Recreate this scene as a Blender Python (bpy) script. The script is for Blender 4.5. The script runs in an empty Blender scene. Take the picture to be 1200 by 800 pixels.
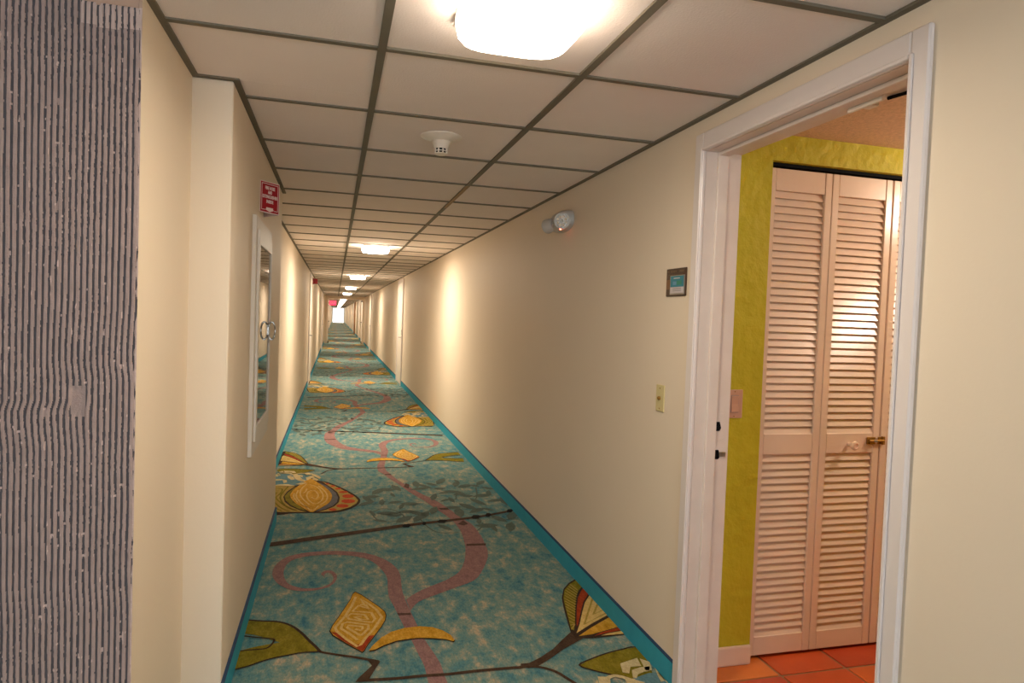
import bpy, bmesh, math, random
import numpy as np
from mathutils import Vector, Matrix

random.seed(7)
SC = bpy.context.scene
COL = SC.collection

# ------------------------------------------------------------------ camera
CAM_H = 1.3943
YAW, PITCH, ROLL = 0.2615169, 0.0336216, 0.0361253
def look_matrix():
    cy, sy = math.cos(YAW), math.sin(YAW)
    cp, sp = math.cos(PITCH), math.sin(PITCH)
    cr, sr = math.cos(ROLL), math.sin(ROLL)
    fwd = Vector((sy, cy, 0)); right = Vector((cy, -sy, 0)); up = Vector((0, 0, 1))
    f2 = cp*fwd - sp*up; u2 = cp*up + sp*fwd
    r3 = cr*right + sr*u2; u3 = cr*u2 - sr*right
    return Matrix(((r3.x, u3.x, -f2.x), (r3.y, u3.y, -f2.y), (r3.z, u3.z, -f2.z)))
cd = bpy.data.cameras.new('camera')
cd.sensor_width = 36.0; cd.sensor_fit = 'HORIZONTAL'
cd.lens = 777.5469*36.0/1200.0
cd.clip_start = 0.02; cd.clip_end = 300
cam = bpy.data.objects.new('camera', cd); COL.objects.link(cam)
cam.matrix_world = Matrix.Translation((0, 0, CAM_H)) @ look_matrix().to_4x4()
SC.camera = cam

# ------------------------------------------------------------------ world, light, exposure
LAMP_E = 8.0            # glow of the corridor diffusers
LAMP_W = 10.5            # downward light of each corridor fixture
ROOM_W = 8.2            # ceiling lamp of the tiled room
DAY_W = 7.5             # daylight through the lobby window behind the camera
SC.view_settings.view_transform = 'Standard'
SC.view_settings.look = 'None'
SC.view_settings.gamma = 1.0
SC.view_settings.use_curve_mapping = False
SC.view_settings.exposure = 1.9
w = bpy.data.worlds.new('sky'); SC.world = w; w.use_nodes = True
SC.cycles.max_bounces = 16; SC.cycles.diffuse_bounces = 10
bg = w.node_tree.nodes['Background']
bg.inputs[0].default_value = (0.86, 0.94, 1.0, 1); bg.inputs[1].default_value = 1.2
ld = bpy.data.lights.new('daylight', 'AREA'); ld.shape = 'RECTANGLE'; ld.size = 2.6; ld.size_y = 1.7
ld.energy = DAY_W; ld.color = (0.74, 0.87, 1.0)
lo = bpy.data.objects.new('daylight', ld); COL.objects.link(lo)
lo.location = (-0.4, -3.12, 1.25); lo.rotation_euler = (math.radians(90), 0, 0)

# ------------------------------------------------------------------ dimensions
YF = 1.83; XR = 1.30; XL = -0.477; XP = -0.35; CZ = 2.159
XA, XB = 0.1108, 0.7266
TILE = 0.61; ROW0 = 1.9848
YEND = 96.0; YFIRE = 31.2
DY0, DY1, DZ = 1.288, 2.193, 2.034       # open doorway on the right

# ------------------------------------------------------------------ materials
def srgb(r, g, b):
    f = lambda c: (c/255/12.92) if c/255 <= 0.04045 else ((c/255+0.055)/1.055)**2.4
    return (f(r), f(g), f(b), 1)
def mat(name, c, rough=0.6, metal=0.0, var=0.06, scale=6.0, bump=0.0, bscale=60.0, spec=0.4, emit=None, stretch=None, coat=0.0, bdist=0.004):
    m = bpy.data.materials.new(name); m.use_nodes = True
    nt = m.node_tree; N = nt.nodes; L = nt.links
    p = N['Principled BSDF']
    p.inputs['Roughness'].default_value = rough; p.inputs['Metallic'].default_value = metal
    p.inputs['Specular IOR Level'].default_value = spec
    p.inputs['Coat Weight'].default_value = coat; p.inputs['Coat Roughness'].default_value = 0.12
    tc = N.new('ShaderNodeTexCoord'); mp = N.new('ShaderNodeMapping')
    L.new(tc.outputs['Object'], mp.inputs[0])
    if stretch: mp.inputs['Scale'].default_value = stretch
    nz = N.new('ShaderNodeTexNoise'); nz.inputs['Scale'].default_value = scale; nz.inputs['Detail'].default_value = 5
    L.new(mp.outputs[0], nz.inputs['Vector'])
    mx = N.new('ShaderNodeMix'); mx.data_type = 'RGBA'
    a = tuple(max(0, x*(1-var)) for x in c[:3])+(1,); b = tuple(min(1, x*(1+var)) for x in c[:3])+(1,)
    mx.inputs[6].default_value = a; mx.inputs[7].default_value = b
    L.new(nz.outputs['Fac'], mx.inputs[0]); L.new(mx.outputs[2], p.inputs['Base Color'])
    if bump:
        n2 = N.new('ShaderNodeTexNoise'); n2.inputs['Scale'].default_value = bscale; n2.inputs['Detail'].default_value = 4
        L.new(mp.outputs[0], n2.inputs['Vector'])
        bp = N.new('ShaderNodeBump'); bp.inputs['Strength'].default_value = bump; bp.inputs['Distance'].default_value = bdist
        L.new(n2.outputs['Fac'], bp.inputs['Height']); L.new(bp.outputs[0], p.inputs['Normal'])
    if emit:
        p.inputs['Emission Color'].default_value = emit[0]; p.inputs['Emission Strength'].default_value = emit[1]
    return m

def carpet_mat(name, cols, scale=12.0):
    """woven pile: streaky mottling between several yarn colours and a fine weave relief"""
    m = bpy.data.materials.new(name); m.use_nodes = True
    nt = m.node_tree; N = nt.nodes; L = nt.links; p = N['Principled BSDF']
    p.inputs['Roughness'].default_value = 0.92; p.inputs['Specular IOR Level'].default_value = 0.12
    tc = N.new('ShaderNodeTexCoord')
    def noise(sx, sy, sc, det=6):
        mp = N.new('ShaderNodeMapping'); mp.inputs['Scale'].default_value = (sx, sy, 1)
        L.new(tc.outputs['Object'], mp.inputs[0])
        n = N.new('ShaderNodeTexNoise'); n.inputs['Scale'].default_value = sc; n.inputs['Detail'].default_value = det
        n.inputs['Roughness'].default_value = 0.78
        L.new(mp.outputs[0], n.inputs['Vector']); return n
    a = noise(1.5, 0.8, scale, 9); r = N.new('ShaderNodeValToRGB')
    r.color_ramp.elements[0].position = 0.37; r.color_ramp.elements[0].color = cols[0]
    r.color_ramp.elements[1].position = 0.61; r.color_ramp.elements[1].color = cols[-1]
    for i, c in enumerate(cols[1:-1]):
        e = r.color_ramp.elements.new(0.37+0.24*(i+1)/(len(cols)-1)); e.color = c
    if scale < 13:
        a2 = noise(1.2, 0.7, scale*0.3, 3); ml = N.new('ShaderNodeMix'); ml.inputs[0].default_value = 0.3
        L.new(a.outputs['Fac'], ml.inputs[2]); L.new(a2.outputs['Fac'], ml.inputs[3]); L.new(ml.outputs[0], r.inputs[0])
    else: L.new(a.outputs['Fac'], r.inputs[0])
    f = noise(2.2, 1.0, 60, 3); mx = N.new('ShaderNodeMix'); mx.data_type = 'RGBA'; mx.blend_type = 'OVERLAY'
    mx.inputs[0].default_value = 0.55
    L.new(r.outputs[0], mx.inputs[6]); L.new(f.outputs['Fac'], mx.inputs[7])
    L.new(mx.outputs[2], p.inputs['Base Color'])
    g = noise(1, 1, 420, 2); b = N.new('ShaderNodeBump'); b.inputs['Strength'].default_value = 0.5; b.inputs['Distance'].default_value = 0.003
    L.new(g.outputs['Fac'], b.inputs['Height']); L.new(b.outputs[0], p.inputs['Normal'])
    return m

M = {}
M['paint'] = mat('cream_paint', srgb(226, 211, 190), 0.6, var=0.03, scale=1.6, bump=0.08, bscale=90, spec=0.16)
M['paint_lobby'] = mat('lobby_paint', srgb(214, 200, 180), 0.6, var=0.04, scale=2)
M['plaster'] = mat('pinkish_plaster', srgb(196, 160, 138), 0.8, var=0.05, scale=8)
M['tile'] = mat('ceiling_tile', srgb(238, 225, 218), 0.85, var=0.03, scale=5, bump=0.3, bscale=160, spec=0.2)
M['grid'] = mat('grid_metal', srgb(112, 104, 90), 0.6, metal=0.0, var=0.14, scale=9, spec=0.2)
M['plenum'] = mat('plenum', srgb(60, 55, 50), 0.9)
M['teal_base'] = mat('teal_carpet_base', srgb(58, 156, 178), 0.85, var=0.12, scale=14, bump=0.3, bscale=300, spec=0.15)
M['navy_edge'] = mat('navy_strip', srgb(30, 62, 96), 0.8, var=0.1)
M['white'] = mat('white_gloss_paint', srgb(222, 212, 208), 0.28, var=0.03, scale=7, bump=0.08, bscale=40, spec=0.5)
M['white_old'] = mat('scuffed_white_paint', srgb(216, 202, 192), 0.4, var=0.08, scale=12, bump=0.15, bscale=30)
M['door_white'] = mat('door_white', srgb(228, 218, 204), 0.4, var=0.03)
M['louver'] = mat('louver_paint', srgb(228, 207, 190), 0.26, var=0.03, scale=10, bump=0.05, bscale=50, spec=0.55)
M['lime'] = mat('lime_paint', srgb(192, 181, 43), 0.6, var=0.05, scale=3, bump=1.0, bscale=15, spec=0.3, bdist=0.012)
M['popcorn'] = mat('popcorn_ceiling', srgb(214, 182, 156), 0.95, var=0.34, scale=85, bump=1.0, bscale=220)
M['terracotta'] = [mat('terracotta_'+str(i), c, 0.33, var=0.22, scale=7, bump=0.15, bscale=40, spec=0.45)
                   for i, c in enumerate([srgb(196, 96, 46), srgb(186, 78, 36), srgb(206, 116, 52), srgb(176, 66, 34)])]
M['grout'] = mat('grout', srgb(158, 128, 98), 0.9, var=0.1, scale=40, bump=0.3, bscale=120)
M['dark'] = mat('dark_void', srgb(26, 22, 20), 0.8)
M['black'] = mat('black', srgb(14, 14, 16), 0.8, spec=0.1)
M['metal'] = mat('satin_metal', srgb(176, 172, 166), 0.3, metal=0.9, var=0.05)
M['brass'] = mat('aged_brass', srgb(168, 128, 66), 0.35, metal=0.85, var=0.15, scale=30)
M['ivory'] = mat('ivory_plastic', srgb(206, 190, 138), 0.4, var=0.03)
M['pinkplate'] = mat('pinkish_switch_plastic', srgb(206, 164, 142), 0.35, var=0.03)
M['white_plastic'] = mat('white_plastic', srgb(226, 214, 200), 0.4, var=0.02)
M['grey_plastic'] = mat('grey_plastic', srgb(186, 182, 176), 0.4, var=0.03)
M['ruststain'] = mat('rusty_metal', srgb(158, 128, 92), 0.7, var=0.2, scale=30)
M['red'] = mat('sign_red', srgb(160, 14, 36), 0.35, var=0.04)
M['signwhite'] = mat('sign_white', srgb(232, 214, 212), 0.4, var=0.02)
M['darkred'] = mat('dark_red', srgb(120, 16, 22), 0.4, var=0.05)
M['cabwhite'] = mat('cabinet_enamel', srgb(214, 206, 196), 0.5, var=0.03, spec=0.35)
M['cabback'] = mat('cabinet_interior', srgb(92, 88, 78), 0.7, var=0.05)
M['wood'] = mat('plaque_brown', srgb(66, 42, 24), 0.35, var=0.25, scale=30)
M['wood2'] = mat('plaque_tan', srgb(112, 74, 36), 0.35, var=0.25, scale=30)
M['tealcard'] = mat('teal_card', srgb(44, 124, 140), 0.5, var=0.08, scale=30)
M['bluecard'] = mat('blue_card', srgb(98, 148, 178), 0.5, var=0.05)
M['greencard'] = mat('green_card', srgb(52, 132, 108), 0.5, var=0.05)
M['whitecard'] = mat('white_card', srgb(198, 190, 192), 0.5, var=0.02)
M['plaqueprint'] = mat('plaque_print', srgb(104, 84, 62), 0.5, var=0.05)
M['cardprint'] = mat('card_print', srgb(140, 134, 138), 0.5, var=0.05)
M['frost'] = mat('diffuser', srgb(250, 246, 238), 0.3, emit=((1.0, 0.86, 0.68, 1), LAMP_E))
M['frost_dim'] = mat('dimmed_diffuser', srgb(250, 246, 238), 0.3, emit=((1.0, 0.86, 0.68, 1), LAMP_E*0.52))  # nearest light only: same glow turned down so near walls stay less bright
M['roomglow'] = mat('room_diffuser', srgb(250, 240, 225), 0.3, emit=((1.0, 0.78, 0.56, 1), 6.0))
M['led'] = mat('red_led', srgb(255, 60, 40), 0.3, emit=((1.0, 0.10, 0.05, 1), 5.0))
M['lens'] = mat('led_lens', srgb(210, 210, 208), 0.15, metal=0.6, var=0.05)
M['exitglow'] = mat('exit_face', srgb(230, 30, 60), 0.4, emit=((1.0, 0.03, 0.08, 1), 0.75))
M['adh'] = mat('thinset', srgb(176, 152, 144), 0.9, var=0.16, scale=26, bump=0.5, bscale=260, spec=0.2)
M['adh_pale'] = mat('thinset_pale', srgb(206, 180, 170), 0.9, var=0.14, scale=40, bump=0.4, bscale=260, spec=0.2)
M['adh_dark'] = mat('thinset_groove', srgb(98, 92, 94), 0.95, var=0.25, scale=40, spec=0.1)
M['carpet'] = carpet_mat('carpet_teal', [srgb(52, 106, 128), srgb(88, 132, 136), srgb(124, 146, 136), srgb(184, 166, 140)])
M['mauve'] = carpet_mat('carpet_mauve', [srgb(128, 98, 98), srgb(144, 110, 108), srgb(154, 120, 114)], 20)
M['mauve_d'] = carpet_mat('carpet_mauve_dark', [srgb(80, 60, 54), srgb(96, 72, 66)], 20)
M['brown'] = carpet_mat('carpet_brown', [srgb(62, 46, 34), srgb(84, 64, 50)], 20)
M['outline'] = carpet_mat('carpet_outline', [srgb(52, 40, 30), srgb(66, 50, 38)], 20)
M['blackyarn'] = carpet_mat('carpet_black', [srgb(16, 14, 13), srgb(24, 21, 20)], 20)
M['gold'] = carpet_mat('carpet_gold', [srgb(176, 126, 28), srgb(196, 146, 42), srgb(212, 164, 66)], 16)
M['cream'] = carpet_mat('carpet_cream', [srgb(206, 170, 96), srgb(222, 190, 120)], 20)
M['rust'] = carpet_mat('carpet_rust', [srgb(140, 50, 22), srgb(168, 66, 30)], 16)
M['redyarn'] = carpet_mat('carpet_red', [srgb(172, 62, 26), srgb(192, 76, 36)], 16)
M['oliveyarn'] = carpet_mat('carpet_olive', [srgb(106, 96, 18), srgb(126, 114, 26), srgb(140, 126, 40)], 14)
M['khaki'] = carpet_mat('carpet_khaki', [srgb(160, 134, 60), srgb(178, 152, 78)], 16)
M['slate'] = carpet_mat('carpet_slate', [srgb(92, 92, 96), srgb(108, 106, 108)], 16)
M['bluegrey'] = carpet_mat('carpet_bluegrey', [srgb(90, 128, 138), srgb(106, 136, 142)], 16)
M['leafgrey'] = carpet_mat('carpet_leaf_grey', [srgb(82, 100, 94), srgb(98, 110, 101)], 20)
M['pale'] = carpet_mat('carpet_pale', [srgb(196, 178, 130), srgb(210, 192, 148)], 20)

def glass_mat(name, tint, rough=0.0, mixf=0.1):
    m = bpy.data.materials.new(name); m.use_nodes = True
    nt = m.node_tree; N = nt.nodes; L = nt.links
    N.remove(N['Principled BSDF'])
    t = N.new('ShaderNodeBsdfTransparent'); t.inputs[0].default_value = tint
    g = N.new('ShaderNodeBsdfGlossy'); g.inputs['Roughness'].default_value = rough
    fr = N.new('ShaderNodeFresnel'); fr.inputs['IOR'].default_value = 1.5
    mx = N.new('ShaderNodeMixShader')
    ad = N.new('ShaderNodeMath'); ad.operation = 'ADD'; ad.use_clamp = True; ad.inputs[1].default_value = mixf
    L.new(fr.outputs[0], ad.inputs[0]); L.new(ad.outputs[0], mx.inputs[0])
    L.new(t.outputs[0], mx.inputs[1]); L.new(g.outputs[0], mx.inputs[2])
    L.new(mx.outputs[0], N['Material Output'].inputs['Surface'])
    return m
M['glass'] = glass_mat('cabinet_glass', (0.8, 0.82, 0.8, 1), 0.02, 0.12)
M['clear'] = glass_mat('window_glass', (0.95, 0.98, 0.97, 1), 0.0, 0.0)

# ------------------------------------------------------------------ mesh helpers
class MB:
    def __init__(s): s.v = []; s.f = []; s.m = []
    def add(s, vs, fs, mi=0):
        o = len(s.v); s.v += [tuple(v) for v in vs]
        for f in fs: s.f.append([i+o for i in f]); s.m.append(mi)
        return s
    def box(s, x0, x1, y0, y1, z0, z1, mi=0):
        v = [(x0,y0,z0),(x1,y0,z0),(x1,y1,z0),(x0,y1,z0),(x0,y0,z1),(x1,y0,z1),(x1,y1,z1),(x0,y1,z1)]
        return s.add(v, [(0,3,2,1),(4,5,6,7),(0,1,5,4),(1,2,6,5),(2,3,7,6),(3,0,4,7)], mi)
    def prism(s, pts, vec, mi=0):
        n = len(pts); a = [Vector(p) for p in pts]; b = [p+Vector(vec) for p in a]
        return s.add(a+b, [list(range(n))[::-1], list(range(n, 2*n))]+[(i, (i+1) % n, n+(i+1) % n, n+i) for i in range(n)], mi)
    def lathe(s, prof, c=(0,0,0), axis='Z', n=24, mi=0):
        """prof: list of (radius, height); closed at both ends"""
        vs = []
        for r, h in prof:
            for k in range(n):
                t = 2*math.pi*k/n; a, b = r*math.cos(t), r*math.sin(t)
                vs.append((c[0]+a, c[1]+b, c[2]+h) if axis == 'Z' else (c[0]+h, c[1]+a, c[2]+b) if axis == 'X' else (c[0]+b, c[1]+h, c[2]+a))
        fs = []
        for i in range(len(prof)-1):
            for k in range(n):
                fs.append((i*n+k, i*n+(k+1) % n, (i+1)*n+(k+1) % n, (i+1)*n+k))
        fs.append(list(range(n))[::-1]); fs.append([(len(prof)-1)*n+k for k in range(n)])
        return s.add(vs, fs, mi)
    def tube(s, pts, r, n=8, mi=0):
        P = [Vector(p) for p in pts]; vs = []; fs = []
        for i, p in enumerate(P):
            d = (P[min(i+1, len(P)-1)]-P[max(i-1, 0)]).normalized()
            u = d.cross(Vector((0.13, 0.31, 0.94)));  u.normalize(); w_ = d.cross(u)
            for k in range(n):
                t = 2*math.pi*k/n; vs.append(p+u*(r*math.cos(t))+w_*(r*math.sin(t)))
        for i in range(len(P)-1):
            for k in range(n): fs.append((i*n+k, i*n+(k+1) % n, (i+1)*n+(k+1) % n, (i+1)*n+k))
        fs.append(list(range(n))[::-1]); fs.append([(len(P)-1)*n+k for k in range(n)])
        return s.add(vs, fs, mi)
    def flat(s, pts, z, mi=0):
        if len(pts) >= 3: s.add([(x, y, z) for x, y in pts], [list(range(len(pts)))], mi)
        return s
    def mesh(s, name, mats, off=(0,0,0), smooth=False, bevel=0.0, seg=1):
        me = bpy.data.meshes.new(name)
        o = Vector(off)
        me.from_pydata([tuple(Vector(v)-o) for v in s.v], [], s.f)
        for m_ in (mats if isinstance(mats, (list, tuple)) else [mats]): me.materials.append(m_)
        for p, i in zip(me.polygons, s.m): p.material_index = i
        bm = bmesh.new(); bm.from_mesh(me)
        if bevel:
            bmesh.ops.bevel(bm, geom=[e for e in bm.edges if e.is_manifold and e.calc_face_angle(0) > 0.5], offset=bevel, segments=seg, affect='EDGES', profile=0.6)
        bmesh.ops.recalc_face_normals(bm, faces=bm.faces)
        bm.to_mesh(me); bm.free()
        if smooth:
            for p in me.polygons: p.use_smooth = True
            me.set_sharp_from_angle(angle=math.radians(38))
        me.update(); return me
    def build(s, name, mats, parent=None, off=None, **k):
        if off is None: off = world_loc(parent) if parent else (0,0,0)
        o = bpy.data.objects.new(name, s.mesh(name, mats, off, **k)); COL.objects.link(o)
        if parent: o.parent = parent
        return o
def world_loc(o):
    l = Vector((0,0,0))
    while o: l += o.location; o = o.parent
    return l
def tag(o, label=None, cat=None, group=None, kind=None):
    if label: o['label'] = label
    if cat: o['category'] = cat
    if group: o['group'] = group
    if kind: o['kind'] = kind
    return o
def thing(name, loc, label, cat, group=None):
    o = bpy.data.objects.new(name, None); COL.objects.link(o); o.location = loc; o.empty_display_size = 0.05
    return tag(o, label, cat, group)
def struct_root(name, loc=(0,0,0)):
    o = bpy.data.objects.new(name, None); COL.objects.link(o); o.location = loc; o['kind'] = 'structure'; return o
def struct(mb, name, mats, **k):
    o = mb.build(name, mats, **k); o['kind'] = 'structure'; return o
def link(name, me, parent, loc=(0,0,0), rot=None, label=None):
    o = bpy.data.objects.new(name, me); COL.objects.link(o); o.parent = parent; o.location = loc
    if rot: o.rotation_euler = rot
    if label: o['label'] = label
    return o
def copy_tree(o, parent=None):
    c = o.copy(); COL.objects.link(c); c.parent = parent
    for ch in list(o.children): copy_tree(ch, c)
    return c
def text_mesh(txt, size, depth=0.0006):
    cu = bpy.data.curves.new('lettering', 'FONT'); cu.body = txt; cu.size = size; cu.extrude = depth
    cu.align_x = 'CENTER'; cu.align_y = 'CENTER'; cu.offset = size*0.022; cu.resolution_u = 3
    o = bpy.data.objects.new('lettering', cu); COL.objects.link(o)
    dg = bpy.context.evaluated_depsgraph_get(); dg.update()
    me = bpy.data.meshes.new_from_object(o.evaluated_get(dg))
    bpy.data.objects.remove(o); bpy.data.curves.remove(cu)
    return me
def text_obj(txt, size, name, m, parent, loc, rot, sx=1.0):
    me = text_mesh(txt, size); me.materials.clear(); me.materials.append(m)
    o = link(name, me, parent, loc, rot); o.scale = (sx, 1, 1); return o

# ================================================================== SETTING
# ---- corridor floor (carpet)
floor = struct(MB().box(-3.0, XR, -3.0, YEND, -0.06, 0.0), 'floor', M['carpet'])

# ---- walls
wl = struct(MB().box(XL-0.12, XL, YF, YEND, 0, CZ), 'wall_left', M['paint'])
pillar = struct(MB().box(XL-0.01, XP, 2.43, 4.58, 0, CZ), 'wall_left', M['paint'], bevel=0.004)
wr = MB()
wr.box(XR, XR+0.14, -3.0, DY0-0.02, 0, CZ).box(XR, XR+0.14, DY1+0.02, YEND, 0, CZ).box(XR, XR+0.14, DY0-0.02, DY1+0.02, DZ+0.02, CZ)
wr = struct(wr, 'wall_right', M['paint'])
wf = struct(MB().box(-3.0, XL-0.1201, YF, YF+0.12, 0, CZ), 'wall_front', M['plaster'])
struct(MB().box(-3.12, -3.0, -3.0, YF+0.12, 0, CZ), 'wall_left', M['paint_lobby'])
wb = MB()      # lobby wall behind the camera with its window opening
wb.box(-3.12, -1.8, -3.12, -3.0, 0, CZ).box(0.95, XR+0.14, -3.12, -3.0, 0, CZ).box(-1.8, 0.95, -3.12, -3.0, 0, 0.4).box(-1.8, 0.95, -3.12, -3.0, 2.08, CZ)
struct(wb, 'wall_back', M['paint_lobby'])

# ---- notched adhesive left on the stripped wall (one combed coat)
def vnoise(x, y, seed):
    r = np.random.RandomState(seed); T = r.rand(256, 256)
    xi = np.floor(x).astype(int); yi = np.floor(y).astype(int); fx = x-xi; fy = y-yi
    fx = fx*fx*(3-2*fx); fy = fy*fy*(3-2*fy)
    g = lambda a, b: T[a % 256, b % 256]
    return (g(xi, yi)*(1-fx)+g(xi+1, yi)*fx)*(1-fy)+(g(xi, yi+1)*(1-fx)+g(xi+1, yi+1)*fx)*fy
def smooth(a, b, t):
    t = np.clip((t-a)/(b-a), 0, 1); return t*t*(3-2*t)
nx, nz = 590, 400
xs = np.linspace(-1.12, XL+0.004, nx); zs = np.linspace(0.0, CZ-0.003, nz)
X, Z = np.meshgrid(xs, zs)
warp = 0.006*(vnoise(X*3, Z*2.2, 3)-0.5)+0.0022*(vnoise(X*14, Z*9, 4)-0.5)
warp += 0.0045*smooth(1.20, 1.26, Z)*(1-smooth(1.27, 1.42, Z))*smooth(-0.75, -0.6, X)
warp += 0.006*smooth(1.02, 1.12, Z)*(1-smooth(1.13, 1.16, Z))*(1-smooth(-0.6, -0.55, X))
warp += 0.004*smooth(0.62, 0.72, Z)
ph = ((X+warp)/0.0135) % 1.0
edge = 0.05*(vnoise(X*90, Z*120, 5)-0.5)+0.13*(vnoise(X*150, Z*170, 25)-0.55)*(vnoise(X*12, Z*7, 26) > 0.42)
d = np.abs(ph-0.5)                                # 0 at ridge centre, .5 in groove
H = 1-smooth(0.24+edge, 0.37+edge, d)
H = H*(0.8+0.3*vnoise(X*30, Z*24, 6))
blob = vnoise(X*130, Z*75, 8); H += np.where(blob > 0.86, (blob-0.86)*4.5, 0)*(d > 0.12)
mid = vnoise(X*40, Z*16, 12); H = np.maximum(H, np.where(mid > 0.955, 0.7, 0))
sm = (1-smooth(0.012, 0.02, np.abs(X+0.60)))*(1-smooth(0.03, 0.045, np.abs(Z-1.155)))
H = H*(1-sm)+0.12*sm
sm2 = smooth(0.5, 1.0, vnoise(X*16, Z*5, 21))*0.2; H = np.maximum(H, sm2)
top = (Z > 2.112+0.004*vnoise(X*60, Z*0, 9)) & (X > -0.604)
H = np.where(top, -0.25, H)
rag = X > XL-0.001+0.008*(vnoise(X*0, Z*40, 10)-0.4)
H = np.where(rag, 0.45+0.5*vnoise(X*200, Z*160, 11), H)
Y = YF-0.0012-0.0042*H
V = np.stack([X, Y, Z], -1).reshape(-1, 3)
ii = (np.arange(nz-1)[:, None]*nx+np.arange(nx-1)[None]).reshape(-1)
F = np.stack([ii, ii+1, ii+nx+1, ii+nx], -1)
me = bpy.data.meshes.new('adhesive'); me.vertices.add(len(V)); me.vertices.foreach_set('co', V.reshape(-1).astype(np.float32))
me.loops.add(F.size); me.loops.foreach_set('vertex_index', F.reshape(-1).astype(np.int32))
me.polygons.add(len(F)); me.polygons.foreach_set('loop_start', (np.arange(len(F))*4).astype(np.int32))
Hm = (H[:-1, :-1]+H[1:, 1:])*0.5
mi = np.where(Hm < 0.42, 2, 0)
pale = (Z > 2.112-0.045-0.02*vnoise(X*20, Z*20, 15)) & (X > -0.604) & (H > 0.3)
mi = np.where((pale | (rag & (X > XL))|(sm > 0.4)&(X<-9))[:-1, :-1], 1, mi)
crumb = (blob > 0.925) & (d > 0.14)
mi = np.where(crumb[:-1, :-1], 1, mi)
mi = np.where((sm > 0.5)[:-1, :-1], 0, mi)
mi = np.where(top[:-1, :-1], 3, mi)
me.update(calc_edges=True)
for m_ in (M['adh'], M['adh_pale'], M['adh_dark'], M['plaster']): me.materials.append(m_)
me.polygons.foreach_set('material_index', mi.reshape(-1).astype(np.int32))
me.polygons.foreach_set('use_smooth', np.ones(len(F), dtype=bool)); me.validate(); me.update()
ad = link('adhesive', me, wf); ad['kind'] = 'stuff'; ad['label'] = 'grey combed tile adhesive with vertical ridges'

# ---- end wall with bright glazed opening
we = MB(); we.box(XL, -0.36, YEND, YEND+0.15, 0, CZ).box(1.2, XR, YEND, YEND+0.15, 0, CZ).box(-0.36, 1.2, YEND, YEND+0.15, 2.02, CZ)
struct(we, 'wall_end', M['paint'])
win = struct_root('window_1', (0.42, YEND, 0))
fr = MB(); fr.box(-0.36, -0.31, YEND+0.03, YEND+0.09, 0, 2.02); fr.build('frame_stile', M['metal'], win)
MB().box(1.15, 1.2, YEND+0.03, YEND+0.09, 0, 2.02).build('frame_stile', M['metal'], win)
MB().box(0.395, 0.445, YEND+0.03, YEND+0.09, 0, 2.02).build('frame_mullion', M['metal'], win)
for a, b in ((-0.31, 0.395), (0.445, 1.15)): MB().box(a, b, YEND+0.055, YEND+0.062, 0.0, 2.02).build('pane', M['clear'], win)
struct(MB().box(-2.5, 3.3, YEND+0.15, YEND+8, -0.08, -0.01), 'floor', M['grout'])

# ---- corridor ceiling: plenum slab, T-bars, lay-in tiles
ceil = struct(MB().box(-3.12, XR+0.14, -3.12, YEND+0.15, CZ+0.05, CZ+0.12), 'ceiling', M['plenum'])
bar = lambda x0, x1, y0, y1: MB().box(x0, x1, y0, y1, CZ-0.001, CZ+0.012)
for x in (XA, XB): bar(x-0.012, x+0.012, -3.0, YEND).build('main_runner', M['grid'], ceil)
MB().box(XB-0.0123, XB+0.0123, 3.83, 4.66, CZ-0.002, CZ-0.0011).build('rust_patch', M['ruststain'], ceil)
bar(XR-0.02, XR, -3.0, YEND).build('wall_angle', M['grid'], ceil)
for a, b, c, d_ in ((XL, XL+0.02, YF, 2.43), (XP, XP+0.02, 2.41, 4.6), (XL, XL+0.02, 4.6, YEND), (XL+0.02, XP, 2.41, 2.43), (XL, XP, 4.58, 4.6)):
    bar(a, b, c, d_).build('wall_angle', M['grid'], ceil)
rows = [ROW0+TILE*k for k in range(-8, 49)]
tile_me = {}; cross_me = {}
def lay(x0, x1, y0, y1):
    k = (round(x1-x0, 3), round(y1-y0, 3))
    if k not in tile_me:
        tile_me[k] = MB().box(-k[0]/2, k[0]/2, -k[1]/2, k[1]/2, 0, 0.014).mesh('tile', M['tile'])
    o = link('tile', tile_me[k], ceil, ((x0+x1)/2, (y0+y1)/2, CZ+0.0045+random.uniform(0, 0.0025)))
def cross(x0, x1, y):
    k = round(x1-x0, 3)
    if k not in cross_me: cross_me[k] = MB().box(-k/2, k/2, -0.011, 0.011, CZ-0.0006, CZ+0.012).mesh('cross_tee', M['grid'])
    link('cross_tee', cross_me[k], ceil, ((x0+x1)/2, y, 0))
for y0 in rows:
    y1 = y0+TILE
    ym = (y0+y1)/2
    if y0 < 1.0: xl = XL-0.2
    elif 2.5 < y0 < 4.0: xl = XP
    else: xl = XL
    if y0 > YFIRE-0.3: break
    # left column is cut around the pillar
    g = 0.006
    if abs(ym-2.29) < 0.02:
        lay(XL+0.002, XA-g, y0+g, 2.425); lay(XP+0.004, XA-g, 2.427, y1-g)
    elif abs(ym-4.73) < 0.02:
        lay(XP+0.004, XA-g, y0+g, 4.583); lay(XL+0.002, XA-g, 4.585, y1-g)
    else: lay(xl+0.002, XA-g, y0+g, y1-g)
    lay(XA+g, XB-g, y0+g, y1-g); lay(XB+g, XR-0.002, y0+g, y1-g)
    cross(xl+0.02, XA-0.012, y0); cross(XA+0.012, XB-0.012, y0); cross(XB+0.012, XR-0.02, y0)
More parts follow.
